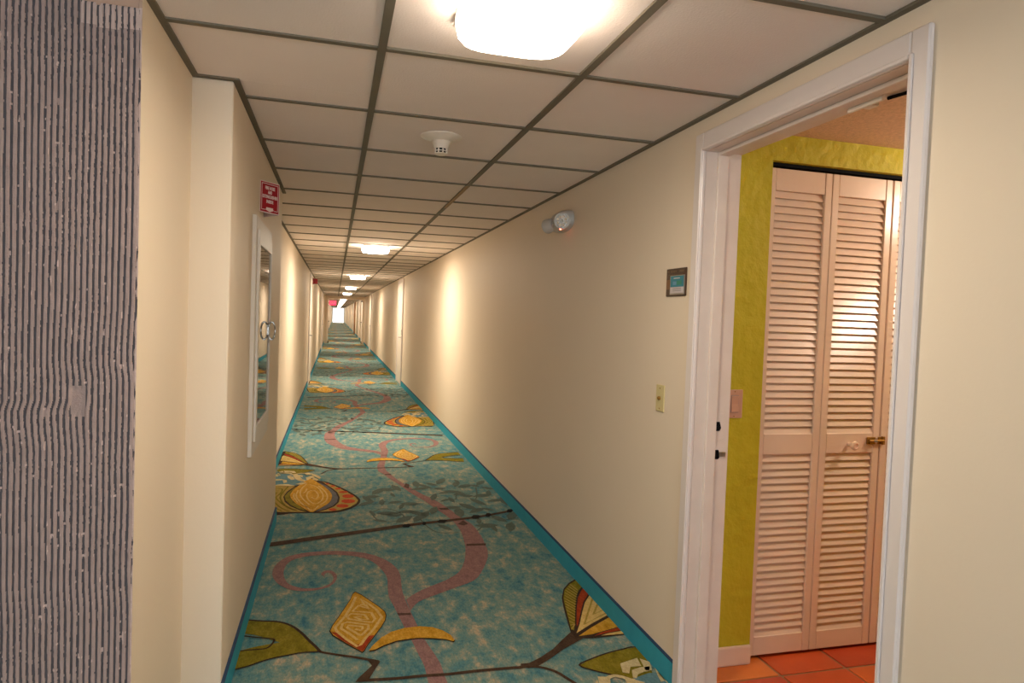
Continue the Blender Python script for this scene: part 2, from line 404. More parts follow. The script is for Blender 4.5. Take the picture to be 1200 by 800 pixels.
# beyond the fire doors the tiles are too far off to tell apart: joined
fm = MB(); fg = MB(); y = rows[[i for i, r in enumerate(rows) if r > YFIRE-0.3][0]]
while y < YEND-0.3:
    for a, b in ((XL+0.002, XA-0.006), (XA+0.006, XB-0.006), (XB+0.006, XR-0.002)): fm.box(a, b, y+0.006, min(y+TILE, YEND)-0.006, CZ+0.005, CZ+0.018)
    fg.box(XL+0.02, XR-0.02, y-0.011, y+0.011, CZ, CZ+0.012); y += TILE
o = fm.build('far_tiles', M['tile'], ceil); o['kind'] = 'stuff'
o = fg.build('far_cross_tees', M['grid'], ceil); o['kind'] = 'stuff'
lc = struct(MB().box(-3.0, XL-0.2, -3.0, YF, CZ+0.004, CZ+0.03), 'ceiling', M['plaster'])

# ---- teal carpet cove base
def base(name, x0, x1, y0, y1, top=None):
    o = struct(MB().box(x0, x1, y0, y1, 0, 0.092), name, M['teal_base'])
    e = MB().box(x0, x1, y0, y1, 0.092, 0.098).build('top_strip', M['navy_edge'], o); return o  # thin dark blue strip along the top edge
R_DOORS = [13.22, 25.1, 37.6, 49.7, 61.9, 74.0, 86.0]
L_DOORS = [12.95, 25.2, 37.4, 49.9, 62.0, 74.2, 86.3]
DW = 1.05
def runs(a, b, cuts):
    out = []; p = a
    for c in cuts: out.append((p, c)); p = c+DW
    out.append((p, b)); return out
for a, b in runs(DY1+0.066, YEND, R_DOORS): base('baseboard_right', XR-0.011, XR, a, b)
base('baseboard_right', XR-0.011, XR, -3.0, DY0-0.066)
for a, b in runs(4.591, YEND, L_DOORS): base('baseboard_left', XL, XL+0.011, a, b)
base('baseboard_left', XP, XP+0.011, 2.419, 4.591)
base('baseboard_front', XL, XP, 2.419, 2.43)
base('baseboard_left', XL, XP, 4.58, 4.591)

# ---- fire-door portal
ph_ = struct_root('trim_1', (0.41, YFIRE, 0))
MB().box(XL, -0.36, YFIRE, YFIRE+0.22, 0, CZ).build('pilaster', M['paint'], ph_)
MB().box(1.25, XR, YFIRE, YFIRE+0.22, 0, CZ).build('pilaster', M['paint'], ph_)
MB().box(-0.36, 1.25, YFIRE, YFIRE+0.22, 2.03, CZ).build('header', M['paint'], ph_)
for i, (x, s) in enumerate(((-0.36, 1), (1.25, -1))):
    d = struct_root('door_%d' % (2+i), (x, YFIRE+0.25, 0))
    MB().box(min(x, x+s*0.05), max(x, x+s*0.05), YFIRE+0.23, YFIRE+1.13, 0.015, 2.02).build('door_leaf', M['door_white'], d)
    MB().tube([(x+s*0.05, YFIRE+0.30, 1.0), (x+s*0.10, YFIRE+0.30, 1.0), (x+s*0.10, YFIRE+0.42, 1.0)], 0.014).build('lever', M['black'], d)
    MB().box(min(x+s*0.05, x+s*0.085), max(x+s*0.05, x+s*0.085), YFIRE+0.23, YFIRE+0.27, 0.0, 0.10).build('door_stop', M['black'], d)
    MB().box(min(x, x+s*0.09), max(x, x+s*0.09), YFIRE+0.30, YFIRE+0.55, 1.93, 2.0).build('closer', M['black'], d) if s < 0 else None
p2 = struct_root('trim_2', (0.41, 45.0, 0))
MB().box(XL, XL+0.07, 45, 45.2, 0, CZ).build('pilaster', M['wood2'], p2)
MB().box(XR-0.10, XR, 45, 45.2, 0, CZ).build('pilaster', M['wood2'], p2)

# ---- closed guest room doors along both walls
n = 4
for side, ys in ((1, R_DOORS), (-1, L_DOORS)):
    for y0 in ys:
        x = XR if side > 0 else XL
        d = struct_root('door_%d' % n, (x, y0+DW/2, 0)); n += 1
        def bx(t0, t1, ya, yb, za, zb, nm, m_):
            xa, xb = sorted((x-side*t0, x-side*t1)); return MB().box(xa, xb, ya, yb, za, zb).build(nm, m_, d)
        bx(-0.02, 0.022, y0, y0+0.065, 0, 2.06, 'casing', M['white']); bx(-0.02, 0.022, y0+DW-0.065, y0+DW, 0, 2.06, 'casing', M['white'])
        bx(-0.02, 0.022, y0, y0+DW, 2.0601, 2.12, 'casing', M['white'])
        bx(-0.02, 0.010, y0+0.066, y0+DW-0.066, 0.01, 2.058, 'door_leaf', M['door_white'])
        xx = x-side*0.010
        MB().lathe([(0.026, 0), (0.026, 0.008)], (xx if side < 0 else xx-0.008, y0+0.16, 0.95), 'X', 14).build('rose', M['metal'], d)
        MB().tube([(xx, y0+0.16, 0.95), (xx-side*0.05, y0+0.16, 0.95), (xx-side*0.05, y0+0.27, 0.95)], 0.009).build('lever', M['metal'], d)
        if y0 < 30: bx(0.010, 0.016, y0+0.135, y0+0.185, 1.0, 1.10, 'card_lock', M['black'])

# ================================================================== CARPET PRINT
CP = {"vine_main":[[[-0.015,3.58],[-0.037,3.617],[-0.026,3.657],[0.0,3.671],[0.027,3.648],[0.044,3.595],[0.042,3.534],[0.021,3.47],[-0.019,3.431],[-0.068,3.412],[-0.117,3.413],[-0.161,3.429],[-0.206,3.468],[-0.248,3.533],[-0.281,3.632],[-0.287,3.741],[-0.265,3.843],[-0.223,3.916],[-0.155,3.957],[-0.085,3.971],[-0.006,3.972],[0.081,3.958],[0.168,3.927],[0.238,3.877],[0.299,3.801],[0.342,3.713],[0.369,3.613],[0.374,3.521],[0.368,3.418],[0.365,3.321],[0.37,3.204],[0.379,3.095],[0.389,2.998],[0.398,2.907],[0.413,2.785],[0.432,2.682],[0.445,2.597],[0.447,2.509],[0.45,2.452],[0.449,2.39]],[[-0.021,3.574],[-0.019,3.602],[-0.012,3.631],[0.003,3.634],[0.019,3.608],[0.027,3.562],[0.024,3.525],[0.009,3.484],[-0.027,3.45],[-0.072,3.442],[-0.116,3.449],[-0.152,3.472],[-0.189,3.511],[-0.211,3.565],[-0.226,3.637],[-0.23,3.728],[-0.216,3.815],[-0.179,3.874],[-0.128,3.901],[-0.073,3.91],[0.002,3.911],[0.08,3.892],[0.144,3.863],[0.206,3.812],[0.252,3.732],[0.281,3.637],[0.299,3.552],[0.302,3.481],[0.296,3.381],[0.293,3.271],[0.303,3.194],[0.316,3.093],[0.326,3.01],[0.339,2.906],[0.355,2.797],[0.368,2.684],[0.379,2.6],[0.38,2.531],[0.379,2.466],[0.377,2.405]]],"vine_branch":[[[0.373,3.226],[0.415,3.28],[0.48,3.341],[0.554,3.394],[0.617,3.444],[0.696,3.539],[0.757,3.705],[0.793,3.871],[0.805,3.941],[0.826,4.169],[0.823,4.324],[0.81,4.461],[0.777,4.608],[0.733,4.766],[0.688,4.951],[0.636,5.111],[0.597,5.237],[0.567,5.367],[0.527,5.526],[0.483,5.671],[0.448,5.821],[0.406,5.96]],[[0.379,3.095],[0.43,3.189],[0.52,3.254],[0.623,3.319],[0.75,3.404],[0.825,3.537],[0.897,3.724],[0.927,3.872],[0.927,3.921],[0.938,4.046],[0.937,4.207],[0.926,4.353],[0.889,4.48],[0.852,4.647],[0.805,4.844],[0.756,4.999],[0.709,5.11],[0.67,5.22],[0.631,5.35],[0.585,5.497],[0.543,5.64],[0.478,5.975]]],"bands":[[[0.818,3.967],[0.939,3.958],[0.931,3.922],[0.811,3.931]],[[0.316,3.082],[0.378,3.073],[0.378,3.051],[0.32,3.056]],[[0.835,4.36],[0.887,4.44],[0.905,4.356],[0.87,4.326]],[[0.575,5.387],[0.603,5.504],[0.628,5.447],[0.606,5.319]],[[0.761,4.755],[0.829,4.746],[0.834,4.704],[0.773,4.705]],[[0.455,5.845],[0.508,5.84],[0.51,5.799],[0.458,5.805]]],"diamond":[[0.133,3.365],[0.163,3.322],[0.201,3.247],[0.238,3.174],[0.263,3.112],[0.267,3.07],[0.259,3.017],[0.237,2.954],[0.208,2.886],[0.185,2.834],[0.167,2.791],[0.153,2.749],[0.144,2.737],[0.123,2.767],[0.085,2.819],[0.05,2.872],[0.024,2.912],[0.011,2.955],[0.022,3.008],[0.051,3.095],[0.078,3.182],[0.107,3.275],[0.12,3.341]],"diamond_red":[[0.014,2.941],[0.05,2.872],[0.085,2.819],[0.123,2.767],[0.144,2.737],[0.153,2.749],[0.167,2.791],[0.185,2.834],[0.203,2.874],[0.179,2.874],[0.128,2.799],[0.078,2.863],[0.038,2.932]],"maze":[[[0.152,3.201],[0.179,3.194],[0.194,3.145],[0.172,3.192],[0.157,3.266],[0.19,3.205],[0.223,3.135],[0.244,3.049],[0.203,2.942],[0.166,2.868],[0.14,2.805],[0.126,2.792],[0.082,2.866],[0.043,2.944],[0.036,2.982],[0.081,3.089],[0.114,3.197],[0.134,3.293]],[[0.194,3.145],[0.143,3.192],[0.115,3.134],[0.156,3.121],[0.199,3.103],[0.212,3.035],[0.198,3.004],[0.16,3.021],[0.096,3.057],[0.09,3.083],[0.107,3.109],[0.167,3.088],[0.182,3.036],[0.148,3.042],[0.122,3.072],[0.154,3.074]],[[0.129,2.849],[0.099,2.907],[0.061,2.968],[0.068,3.014],[0.089,3.027],[0.18,2.983],[0.178,2.946],[0.147,2.889],[0.139,2.891],[0.088,2.973],[0.092,2.995],[0.154,2.969],[0.153,2.951],[0.145,2.934],[0.122,2.952]]],"crescent":[[0.17,2.749],[0.188,2.789],[0.229,2.855],[0.276,2.9],[0.335,2.925],[0.404,2.929],[0.459,2.909],[0.499,2.87],[0.525,2.823],[0.535,2.774],[0.526,2.764],[0.497,2.79],[0.444,2.809],[0.391,2.822],[0.346,2.821],[0.291,2.814],[0.235,2.785],[0.196,2.754]],"olive":[[-0.409,3.145],[-0.343,3.13],[-0.279,3.108],[-0.224,3.094],[-0.181,3.068],[-0.142,3.025],[-0.103,2.957],[-0.07,2.883],[-0.042,2.826],[-0.024,2.782],[-0.053,2.784],[-0.095,2.787],[-0.14,2.778],[-0.181,2.769],[-0.216,2.759],[-0.254,2.741],[-0.291,2.719],[-0.343,2.701],[-0.384,2.69],[-0.408,2.847],[-0.345,2.848],[-0.293,2.87],[-0.232,2.885],[-0.188,2.891],[-0.218,2.915],[-0.255,2.948],[-0.301,2.982],[-0.344,3.0],[-0.408,3.019]],"olive_lines":[[[-0.409,3.145],[-0.343,3.13],[-0.279,3.108],[-0.224,3.094],[-0.181,3.068],[-0.142,3.025],[-0.103,2.957],[-0.07,2.883],[-0.042,2.826],[-0.024,2.782]],[[-0.024,2.782],[-0.053,2.784],[-0.095,2.787],[-0.14,2.778],[-0.181,2.769],[-0.216,2.759],[-0.254,2.741],[-0.291,2.719],[-0.343,2.701],[-0.384,2.69]],[[-0.405,2.994],[-0.341,2.977],[-0.276,2.95],[-0.223,2.931],[-0.213,2.915],[-0.219,2.883],[-0.233,2.854],[-0.253,2.846],[-0.307,2.848],[-0.345,2.846],[-0.392,2.851]]],"stem1":[[-0.033,2.793],[-0.015,2.776],[0.061,2.735],[0.114,2.71],[0.205,2.658]],"hook":[[0.16,2.686],[0.212,2.657],[0.187,2.598],[0.162,2.534],[0.109,2.52],[0.123,2.55],[0.177,2.631]],"stem2":[[0.122,2.529],[0.164,2.527],[0.265,2.518],[0.363,2.517],[0.462,2.51],[0.564,2.512],[0.72,2.508],[0.751,2.505],[0.802,2.515]],"stem3":[[0.763,2.509],[0.833,2.491],[0.883,2.448],[0.914,2.385],[0.938,2.334]],"stem_bud":[[0.763,2.531],[0.798,2.53],[0.856,2.564],[0.929,2.62],[0.998,2.693],[1.053,2.748],[1.082,2.763],[1.101,2.693],[1.041,2.654],[0.975,2.611],[0.892,2.545],[0.83,2.502],[0.787,2.492],[0.756,2.506]],"bud_dark":[[1.056,2.748],[1.084,2.882],[1.11,2.998],[1.139,3.107],[1.185,3.211],[1.238,3.281],[1.3,3.332],[1.338,3.306],[1.316,2.726],[1.31,2.684],[1.228,2.681],[1.128,2.679],[1.062,2.694]],"bud_olive":[[1.292,3.31],[1.237,3.263],[1.187,3.199],[1.147,3.105],[1.123,3.012],[1.096,2.894],[1.068,2.772],[1.078,2.764],[1.104,2.821],[1.155,2.959],[1.209,3.094],[1.253,3.173],[1.294,3.227]],"bud_rust":[[1.303,3.218],[1.287,3.123],[1.23,3.041],[1.177,2.94],[1.125,2.831],[1.105,2.796],[1.111,2.82],[1.163,2.958],[1.22,3.092],[1.267,3.17]],"bud_cream":[[1.297,3.121],[1.309,3.076],[1.309,2.893],[1.18,2.81],[1.079,2.735],[1.125,2.817],[1.185,2.938],[1.234,3.032]],"bud_gold":[[1.291,2.859],[1.297,2.76],[1.141,2.712],[1.079,2.708],[1.166,2.775]],"bud_rust2":[[1.298,2.754],[1.309,2.727],[1.222,2.714],[1.149,2.697],[1.192,2.722]],"bud_cream2":[[1.306,2.72],[1.313,2.691],[1.233,2.692],[1.18,2.694],[1.22,2.708]],"bud_marks":[[[1.295,3.079],[1.144,2.807],[1.296,2.903]],[[1.301,3.02],[1.225,2.898],[1.301,2.94]]],"leaf2":[[0.994,2.475],[1.062,2.512],[1.143,2.543],[1.228,2.563],[1.295,2.568],[1.313,2.499],[1.292,2.445],[1.266,2.462],[1.259,2.44],[1.272,2.405],[1.264,2.363],[1.309,2.323],[1.317,2.281],[1.231,2.288],[1.154,2.323],[1.097,2.38],[1.038,2.424]],"leaf2_line":[[[1.424,2.477],[1.295,2.568],[1.228,2.563],[1.143,2.543],[1.062,2.512],[0.994,2.475],[1.038,2.424],[1.097,2.38],[1.154,2.323],[1.222,2.27]]],"blo_outline":[[-0.099,5.672],[-0.03,5.616],[0.054,5.48],[0.141,5.297],[0.198,5.143],[0.218,5.028],[0.198,4.915],[0.145,4.822],[0.078,4.76],[0.013,4.737],[-0.077,4.745],[-0.129,4.756],[-0.244,4.768],[-0.396,4.798],[-0.466,5.582],[-0.265,5.518],[-0.163,5.755]],"blo_wing":[[-0.068,5.63],[0.039,5.461],[0.126,5.273],[0.183,5.126],[0.202,5.03],[0.185,4.942],[0.139,4.857],[0.072,4.794],[0.006,4.772],[-0.078,4.772],[-0.027,4.812],[0.029,4.889],[0.063,4.997],[0.07,5.127],[0.052,5.282],[0.002,5.435]],"blo_slate":[[-0.098,5.601],[-0.036,5.5],[0.01,5.374],[0.043,5.255],[0.056,5.129],[0.049,5.004],[0.02,4.907],[-0.034,4.832],[-0.097,4.78],[-0.054,4.875],[-0.007,4.981],[0.014,5.107],[0.009,5.245],[-0.033,5.424]],"blo_olive":[[-0.282,5.425],[-0.314,5.314],[-0.332,5.206],[-0.314,5.085],[-0.271,4.958],[-0.203,4.848],[-0.156,4.802],[-0.199,4.898],[-0.256,5.034],[-0.294,5.182],[-0.293,5.317],[-0.256,5.487]],"blo_left":[[-0.464,5.551],[-0.272,5.513],[-0.323,5.343],[-0.34,5.193],[-0.319,5.052],[-0.271,4.929],[-0.199,4.819],[-0.155,4.778],[-0.398,4.812]],"blo_left_lines":[[[-0.454,5.446],[-0.368,5.435],[-0.368,5.292],[-0.391,5.186],[-0.362,5.078],[-0.298,4.921],[-0.227,4.816]],[[-0.441,5.302],[-0.395,5.324],[-0.418,5.19],[-0.384,5.031],[-0.321,4.876],[-0.271,4.811]],[[-0.323,5.504],[-0.348,5.346],[-0.361,5.196],[-0.335,5.037],[-0.284,4.907],[-0.221,4.815]],[[-0.413,4.985],[-0.359,4.881],[-0.322,4.816]]],"blo_gold":[[-0.162,5.738],[-0.097,5.585],[-0.035,5.424],[0.007,5.245],[0.011,5.108],[-0.009,4.981],[-0.054,4.875],[-0.092,4.809],[-0.116,4.766],[-0.143,4.793],[-0.199,4.907],[-0.253,5.038],[-0.29,5.187],[-0.289,5.31],[-0.256,5.481],[-0.205,5.645]],"blo_scrib":[[[-0.242,5.362],[-0.248,5.195],[-0.204,5.007],[-0.152,4.877]],[[-0.266,5.28],[-0.263,5.17],[-0.224,5.009]],[[-0.186,5.564],[-0.222,5.388],[-0.218,5.218],[-0.187,5.081],[-0.142,4.948]],[[-0.095,5.492],[-0.048,5.338],[-0.021,5.18],[-0.03,5.035],[-0.069,4.939]],[[-0.163,5.531],[-0.109,5.463],[-0.069,5.311],[-0.052,5.17],[-0.064,5.039],[-0.103,4.968],[-0.146,5.05],[-0.171,5.185],[-0.162,5.323],[-0.12,5.346],[-0.088,5.202],[-0.106,5.097],[-0.135,5.154]],[[-0.168,4.927],[-0.138,4.827],[-0.105,4.823],[-0.081,4.916]],[[-0.203,5.272],[-0.184,5.326],[-0.18,5.412]]],"blo_dots":[[[0.175,5.146],[0.168,5.12],[0.152,5.102],[0.13,5.098],[0.108,5.108],[0.092,5.13],[0.087,5.158],[0.093,5.184],[0.109,5.202],[0.132,5.207],[0.154,5.197],[0.17,5.174]],[[0.181,5.007],[0.173,4.981],[0.154,4.964],[0.129,4.96],[0.104,4.97],[0.085,4.992],[0.079,5.02],[0.086,5.047],[0.105,5.064],[0.131,5.069],[0.156,5.058],[0.175,5.035]],[[0.131,4.887],[0.125,4.865],[0.109,4.85],[0.087,4.847],[0.065,4.856],[0.049,4.875],[0.043,4.899],[0.049,4.922],[0.065,4.937],[0.087,4.94],[0.11,4.931],[0.126,4.911]],[[0.047,4.807],[0.043,4.792],[0.033,4.782],[0.019,4.78],[0.005,4.786],[-0.005,4.798],[-0.009,4.814],[-0.005,4.829],[0.005,4.839],[0.019,4.841],[0.033,4.835],[0.043,4.823]],[[0.131,5.272],[0.127,5.257],[0.114,5.247],[0.096,5.245],[0.079,5.252],[0.067,5.265],[0.062,5.281],[0.067,5.296],[0.08,5.306],[0.097,5.308],[0.114,5.302],[0.127,5.288]],[[0.082,5.38],[0.079,5.367],[0.07,5.359],[0.057,5.357],[0.045,5.362],[0.036,5.373],[0.032,5.386],[0.036,5.399],[0.045,5.408],[0.057,5.41],[0.07,5.405],[0.079,5.394]],[[0.035,5.467],[0.033,5.457],[0.026,5.45],[0.017,5.448],[0.007,5.452],[0.001,5.461],[-0.002,5.472],[0.0,5.482],[0.007,5.489],[0.017,5.491],[0.026,5.487],[0.033,5.478]],[[-0.01,5.544],[-0.012,5.535],[-0.017,5.528],[-0.025,5.527],[-0.032,5.53],[-0.038,5.538],[-0.04,5.547],[-0.038,5.556],[-0.033,5.563],[-0.025,5.564],[-0.018,5.561],[-0.012,5.553]]],"crown_blue":[[-0.497,5.921],[-0.389,5.93],[-0.286,5.898],[-0.213,5.835],[-0.171,5.749],[-0.205,5.645],[-0.265,5.518],[-0.465,5.566]],"crown_chips":[[[-0.434,6.009],[-0.405,6.042],[-0.387,5.951],[-0.414,5.947]],[[-0.397,6.049],[-0.308,6.021],[-0.289,5.955],[-0.312,5.943],[-0.338,5.988],[-0.385,5.986]],[[-0.494,5.893],[-0.428,5.928],[-0.428,5.835],[-0.488,5.825]],[[-0.482,5.758],[-0.398,5.742],[-0.358,5.712],[-0.475,5.677]],[[-0.38,5.698],[-0.351,5.711],[-0.342,5.63],[-0.366,5.601]],[[-0.357,5.861],[-0.305,5.821],[-0.287,5.72],[-0.313,5.706],[-0.344,5.776]],[[-0.317,5.902],[-0.279,5.911],[-0.222,5.696],[-0.251,5.667],[-0.285,5.736]],[[-0.269,5.886],[-0.229,5.847],[-0.23,5.796],[-0.258,5.816]],[[-0.225,5.934],[-0.178,5.946],[-0.159,5.874],[-0.198,5.861]],[[-0.202,5.776],[-0.15,5.838],[-0.133,5.785],[-0.191,5.676]],[[-0.169,5.928],[-0.103,5.833],[-0.078,5.746],[-0.093,5.721],[-0.15,5.838]],[[-0.145,5.787],[-0.1,5.698],[-0.106,5.65],[-0.146,5.704]],[[-0.275,5.559],[-0.226,5.616],[-0.187,5.59],[-0.229,5.539]],[[-0.462,5.536],[-0.386,5.572],[-0.334,5.566],[-0.272,5.513],[-0.3,5.498],[-0.397,5.528]],[[-0.238,5.714],[-0.199,5.693],[-0.204,5.629],[-0.242,5.65]],[[-0.333,5.964],[-0.375,5.977],[-0.418,5.977],[-0.4,5.944],[-0.376,5.942],[-0.344,5.93],[-0.325,5.903],[-0.313,5.911]],[[-0.435,5.973],[-0.444,5.942],[-0.431,5.867],[-0.408,5.861],[-0.416,5.901]]],"dotline":[[-0.4,4.12],[-0.343,4.135],[-0.042,4.226],[0.247,4.311],[0.48,4.384],[0.47,4.376],[0.609,4.414],[0.741,4.44],[0.908,4.478],[1.084,4.532],[1.286,4.621],[1.347,4.654]],"dots":[[[0.463,4.37],[0.481,4.409],[0.513,4.405],[0.522,4.375],[0.503,4.337],[0.471,4.341]],[[0.601,4.402],[0.613,4.443],[0.627,4.441],[0.628,4.412],[0.617,4.372],[0.603,4.374]],[[0.706,4.435],[0.73,4.475],[0.767,4.47],[0.776,4.439],[0.752,4.399],[0.715,4.405]],[[0.953,4.497],[0.98,4.546],[1.016,4.54],[1.022,4.505],[0.995,4.457],[0.959,4.463]],[[1.062,4.53],[1.084,4.58],[1.107,4.577],[1.108,4.541],[1.085,4.492],[1.063,4.495]],[[1.237,4.606],[1.261,4.652],[1.288,4.648],[1.289,4.615],[1.264,4.57],[1.239,4.574]]],"leafc":[[0.513,5.365],[0.434,5.319],[0.307,5.114],[0.274,5.061],[0.373,4.956],[0.468,5.152],[0.362,5.266],[0.259,4.942],[0.29,4.692],[0.33,4.515],[0.391,4.678],[0.43,4.64],[0.494,4.521],[0.575,4.893],[0.505,4.831],[0.466,4.944],[0.53,4.692],[0.642,4.595],[0.586,4.524],[0.696,5.308],[0.745,5.389],[0.809,5.448],[0.865,5.162],[0.854,5.298],[0.947,5.194],[1.015,5.424],[1.075,5.349],[1.158,5.362],[0.98,5.107],[1.031,5.061],[0.896,4.962],[0.842,4.95],[1.084,4.881],[1.157,5.045],[1.223,5.118],[1.25,5.262],[1.231,4.899],[1.284,4.873],[0.984,4.767],[1.117,4.679],[1.032,4.656],[0.897,4.624],[0.872,4.764],[0.739,4.308],[0.993,4.404],[1.024,4.309],[1.06,4.246],[1.252,4.493],[1.179,4.257],[1.141,4.444],[0.775,5.054],[0.687,5.462],[0.901,5.529],[1.037,5.513],[1.227,5.445],[0.601,4.649],[0.723,4.699]],"twigs":[[[1.155,5.296],[1.113,5.051],[1.069,4.92]],[[0.285,4.693],[0.305,4.564],[0.363,4.48],[0.465,4.51],[0.497,4.599],[0.448,4.737],[0.367,4.798],[0.296,4.724]],[[0.6,4.522],[0.621,4.368],[0.672,4.22],[0.773,4.191],[0.81,4.199]],[[0.828,4.323],[0.847,4.207],[0.905,4.184],[0.971,4.259],[1.009,4.371]],[[0.221,4.958],[0.346,4.917],[0.4,4.989]],[[0.842,4.95],[0.93,4.976],[0.961,5.09],[1.1,5.133]],[[0.704,4.701],[0.866,4.73],[0.909,4.639]],[[0.336,5.269],[0.515,5.395]],[[1.064,4.487],[1.14,4.438],[1.269,4.41]]],"crown_loop":[[-0.177,5.892],[-0.207,5.923],[-0.243,5.938],[-0.276,5.92],[-0.304,5.89],[-0.338,5.863]]}
def clip(poly, x0, x1):
    for ax, sgn in ((x0, 1), (x1, -1)):
        out = []
        for i in range(len(poly)):
            a, b = poly[i-1], poly[i]; ia = sgn*(a[0]-ax) >= 0; ib = sgn*(b[0]-ax) >= 0
            if ia != ib:
                t = (ax-a[0])/(b[0]-a[0]); out.append((ax, a[1]+t*(b[1]-a[1])))
            if ib: out.append(b)
        poly = out
        if not poly: return []
    return poly
def spline(p, closed=False, k=3):
    n_ = len(p); out = []
    for i in range(n_ if closed else n_-1):
        P0, P1, P2, P3 = (p[(i-1) % n_], p[i], p[(i+1) % n_], p[(i+2) % n_]) if closed else (p[max(i-1, 0)], p[i], p[i+1], p[min(i+2, n_-1)])
        for j in range(k):
            t = j/k
            out.append(tuple(0.5*(2*P1[c]+(P2[c]-P0[c])*t+(2*P0[c]-5*P1[c]+4*P2[c]-P3[c])*t*t+(3*P1[c]-P0[c]-3*P2[c]+P3[c])*t**3) for c in (0, 1)))
    if not closed: out.append(tuple(p[-1]))
    return out
MIRX = 0.855; HALF = 3.57
class Print:
    def __init__(s, flip): s.flip = flip; s.mb = MB(); s.mats = []
    def mi(s, m_):
        if m_ not in s.mats: s.mats.append(m_)
        return s.mats.index(m_)
    def T(s, p): return [((MIRX-x) if s.flip else x, y) for x, y in p]
    def poly(s, p, m_, lay_, sm=False):
        if sm: p = spline(p, True)
        q = clip(s.T(p), XL+0.012, XR-0.012)
        s.mb.flat(q, 0.0008+0.0007*lay_, s.mi(m_))
    def band(s, a, b, m_, lay_):
        a, b = spline(a), spline(b)
        for i in range(len(a)-1): s.poly([a[i], a[i+1], b[i+1], b[i]], m_, lay_)
    def stroke(s, p, wd, m_, lay_, sm=True, w2=None):
        if sm: p = spline(p)
        L_, R_ = [], []
        for i, q in enumerate(p):
            d = Vector(p[min(i+1, len(p)-1)])-Vector(p[max(i-1, 0)])
            if d.length < 1e-6: d = Vector((1, 0))
            d.normalize(); n_ = Vector((-d.y, d.x)); ww = wd if w2 is None else wd+(w2-wd)*i/(len(p)-1)
            L_.append(tuple(Vector(q)+n_*ww/2)); R_.append(tuple(Vector(q)-n_*ww/2))
        for i in range(len(p)-1): s.poly([L_[i], L_[i+1], R_[i+1], R_[i]], m_, lay_)
    def done(s, name): return s.mb.mesh(name, s.mats)
def motifs(flip):
    out = {}
    P = Print(flip)
    P.band(CP['vine_branch'][0], CP['vine_branch'][1], M['mauve'], 1); P.band(CP['vine_main'][0], CP['vine_main'][1], M['mauve'], 1.1)
    for b in CP['bands']: P.poly(b, M['mauve_d'], 2)
    out['printed_vine'] = P.done('printed_vine')
    P = Print(flip)
    for t in CP['twigs']: P.stroke(t, 0.011, M['leafgrey'], 0)
    r = random.Random(5)
    for i, (x, y) in enumerate(CP['leafc']):
        a = r.uniform(0, math.pi); l = r.uniform(0.045, 0.085); wd = l*r.uniform(0.32, 0.5); c_, s_ = math.cos(a), math.sin(a)
        P.poly([(x+u*c_-v*s_, y+(u*s_+v*c_)*1.5) for u, v in ((-l, 0), (-l*0.3, wd), (l*0.4, wd*0.9), (l, 0), (l*0.3, -wd*0.8), (-l*0.4, -wd*0.7))], M['leafgrey'], 1.6 if i % 3 else 0.1)
    out['printed_foliage'] = P.done('printed_foliage')
    P = Print(flip)
    P.poly(CP['diamond'], M['outline'], 2); c = Vector((sum(p[0] for p in CP['diamond'])/len(CP['diamond']), sum(p[1] for p in CP['diamond'])/len(CP['diamond'])))
    P.poly([tuple(c+(Vector(p)-c)*0.965) for p in CP['diamond']], M['gold'], 3)
    P.poly([tuple(c+(Vector(p)-c)*0.96) for p in CP['diamond_red']], M['rust'], 4)
    for t in CP['maze']: P.stroke(t, 0.013, M['cream'], 5, sm=False)
    out['printed_diamond_leaf'] = P.done('printed_diamond_leaf')
    P = Print(flip); P.poly([(x+0.001, y-0.008) for x, y in CP['crescent']], M['outline'], 3); P.poly(CP['crescent'], M['gold'], 4); out['printed_crescent'] = P.done('printed_crescent')
    P = Print(flip); P.poly(CP['olive'], M['oliveyarn'], 2)
    for t, wd in zip(CP['olive_lines'], (0.013, 0.009, 0.009)): P.stroke(t, wd, M['outline'], 3)
    out['printed_olive_leaf'] = P.done('printed_olive_leaf')
    P = Print(flip); P.stroke(CP['stem1'], 0.012, M['brown'], 2, w2=0.018); P.poly(CP['hook'], M['brown'], 2.2); P.stroke(CP['stem2'], 0.020, M['brown'], 2.4)
    P.stroke(CP['stem3'], 0.016, M['brown'], 2.1); P.poly(CP['stem_bud'], M['brown'], 2.6)
    out['printed_stem'] = P.done('printed_stem')
    P = Print(flip); P.poly(CP['bud_dark'], M['outline'], 2.8)
    for k, m_ in (('bud_olive', 'oliveyarn'), ('bud_rust', 'rust'), ('bud_cream', 'cream'), ('bud_gold', 'gold'), ('bud_rust2', 'rust'), ('bud_cream2', 'cream')): P.poly(CP[k], M[m_], 3.6)
    for t in CP['bud_marks']: P.stroke(t, 0.010, M['khaki'], 4.4, sm=False)
    o_ = CP['bud_olive']
    for k in range(16):                                  # fine pale hatching across the olive sepal
        t = k/15; a = Vector(o_[0]).lerp(Vector(o_[6]), t); i = 1+t*5; j = int(min(i, 5)); b = Vector(o_[j]).lerp(Vector(o_[j+1]), i-j)
        e = Vector(o_[11]).lerp(Vector(o_[8]), min(1, t*1.15))
        P.stroke([tuple(b.lerp(e, 0.06)), tuple(b.lerp(e, 0.92))], 0.006, M['khaki'], 4.4, sm=False)
    out['printed_bud'] = P.done('printed_bud')
    P = Print(flip); P.poly(CP['leaf2'], M['oliveyarn'], 2)
    for t in CP['leaf2_line']: P.stroke(t, 0.009, M['outline'], 3)
    out['printed_pointed_leaf'] = P.done('printed_pointed_leaf')
    P = Print(flip); P.poly(CP['blo_outline'], M['outline'], 2, True); P.poly(CP['blo_left'], M['khaki'], 3)
    for t in CP['blo_left_lines']: P.stroke(t, 0.013, M['oliveyarn'], 3.7)
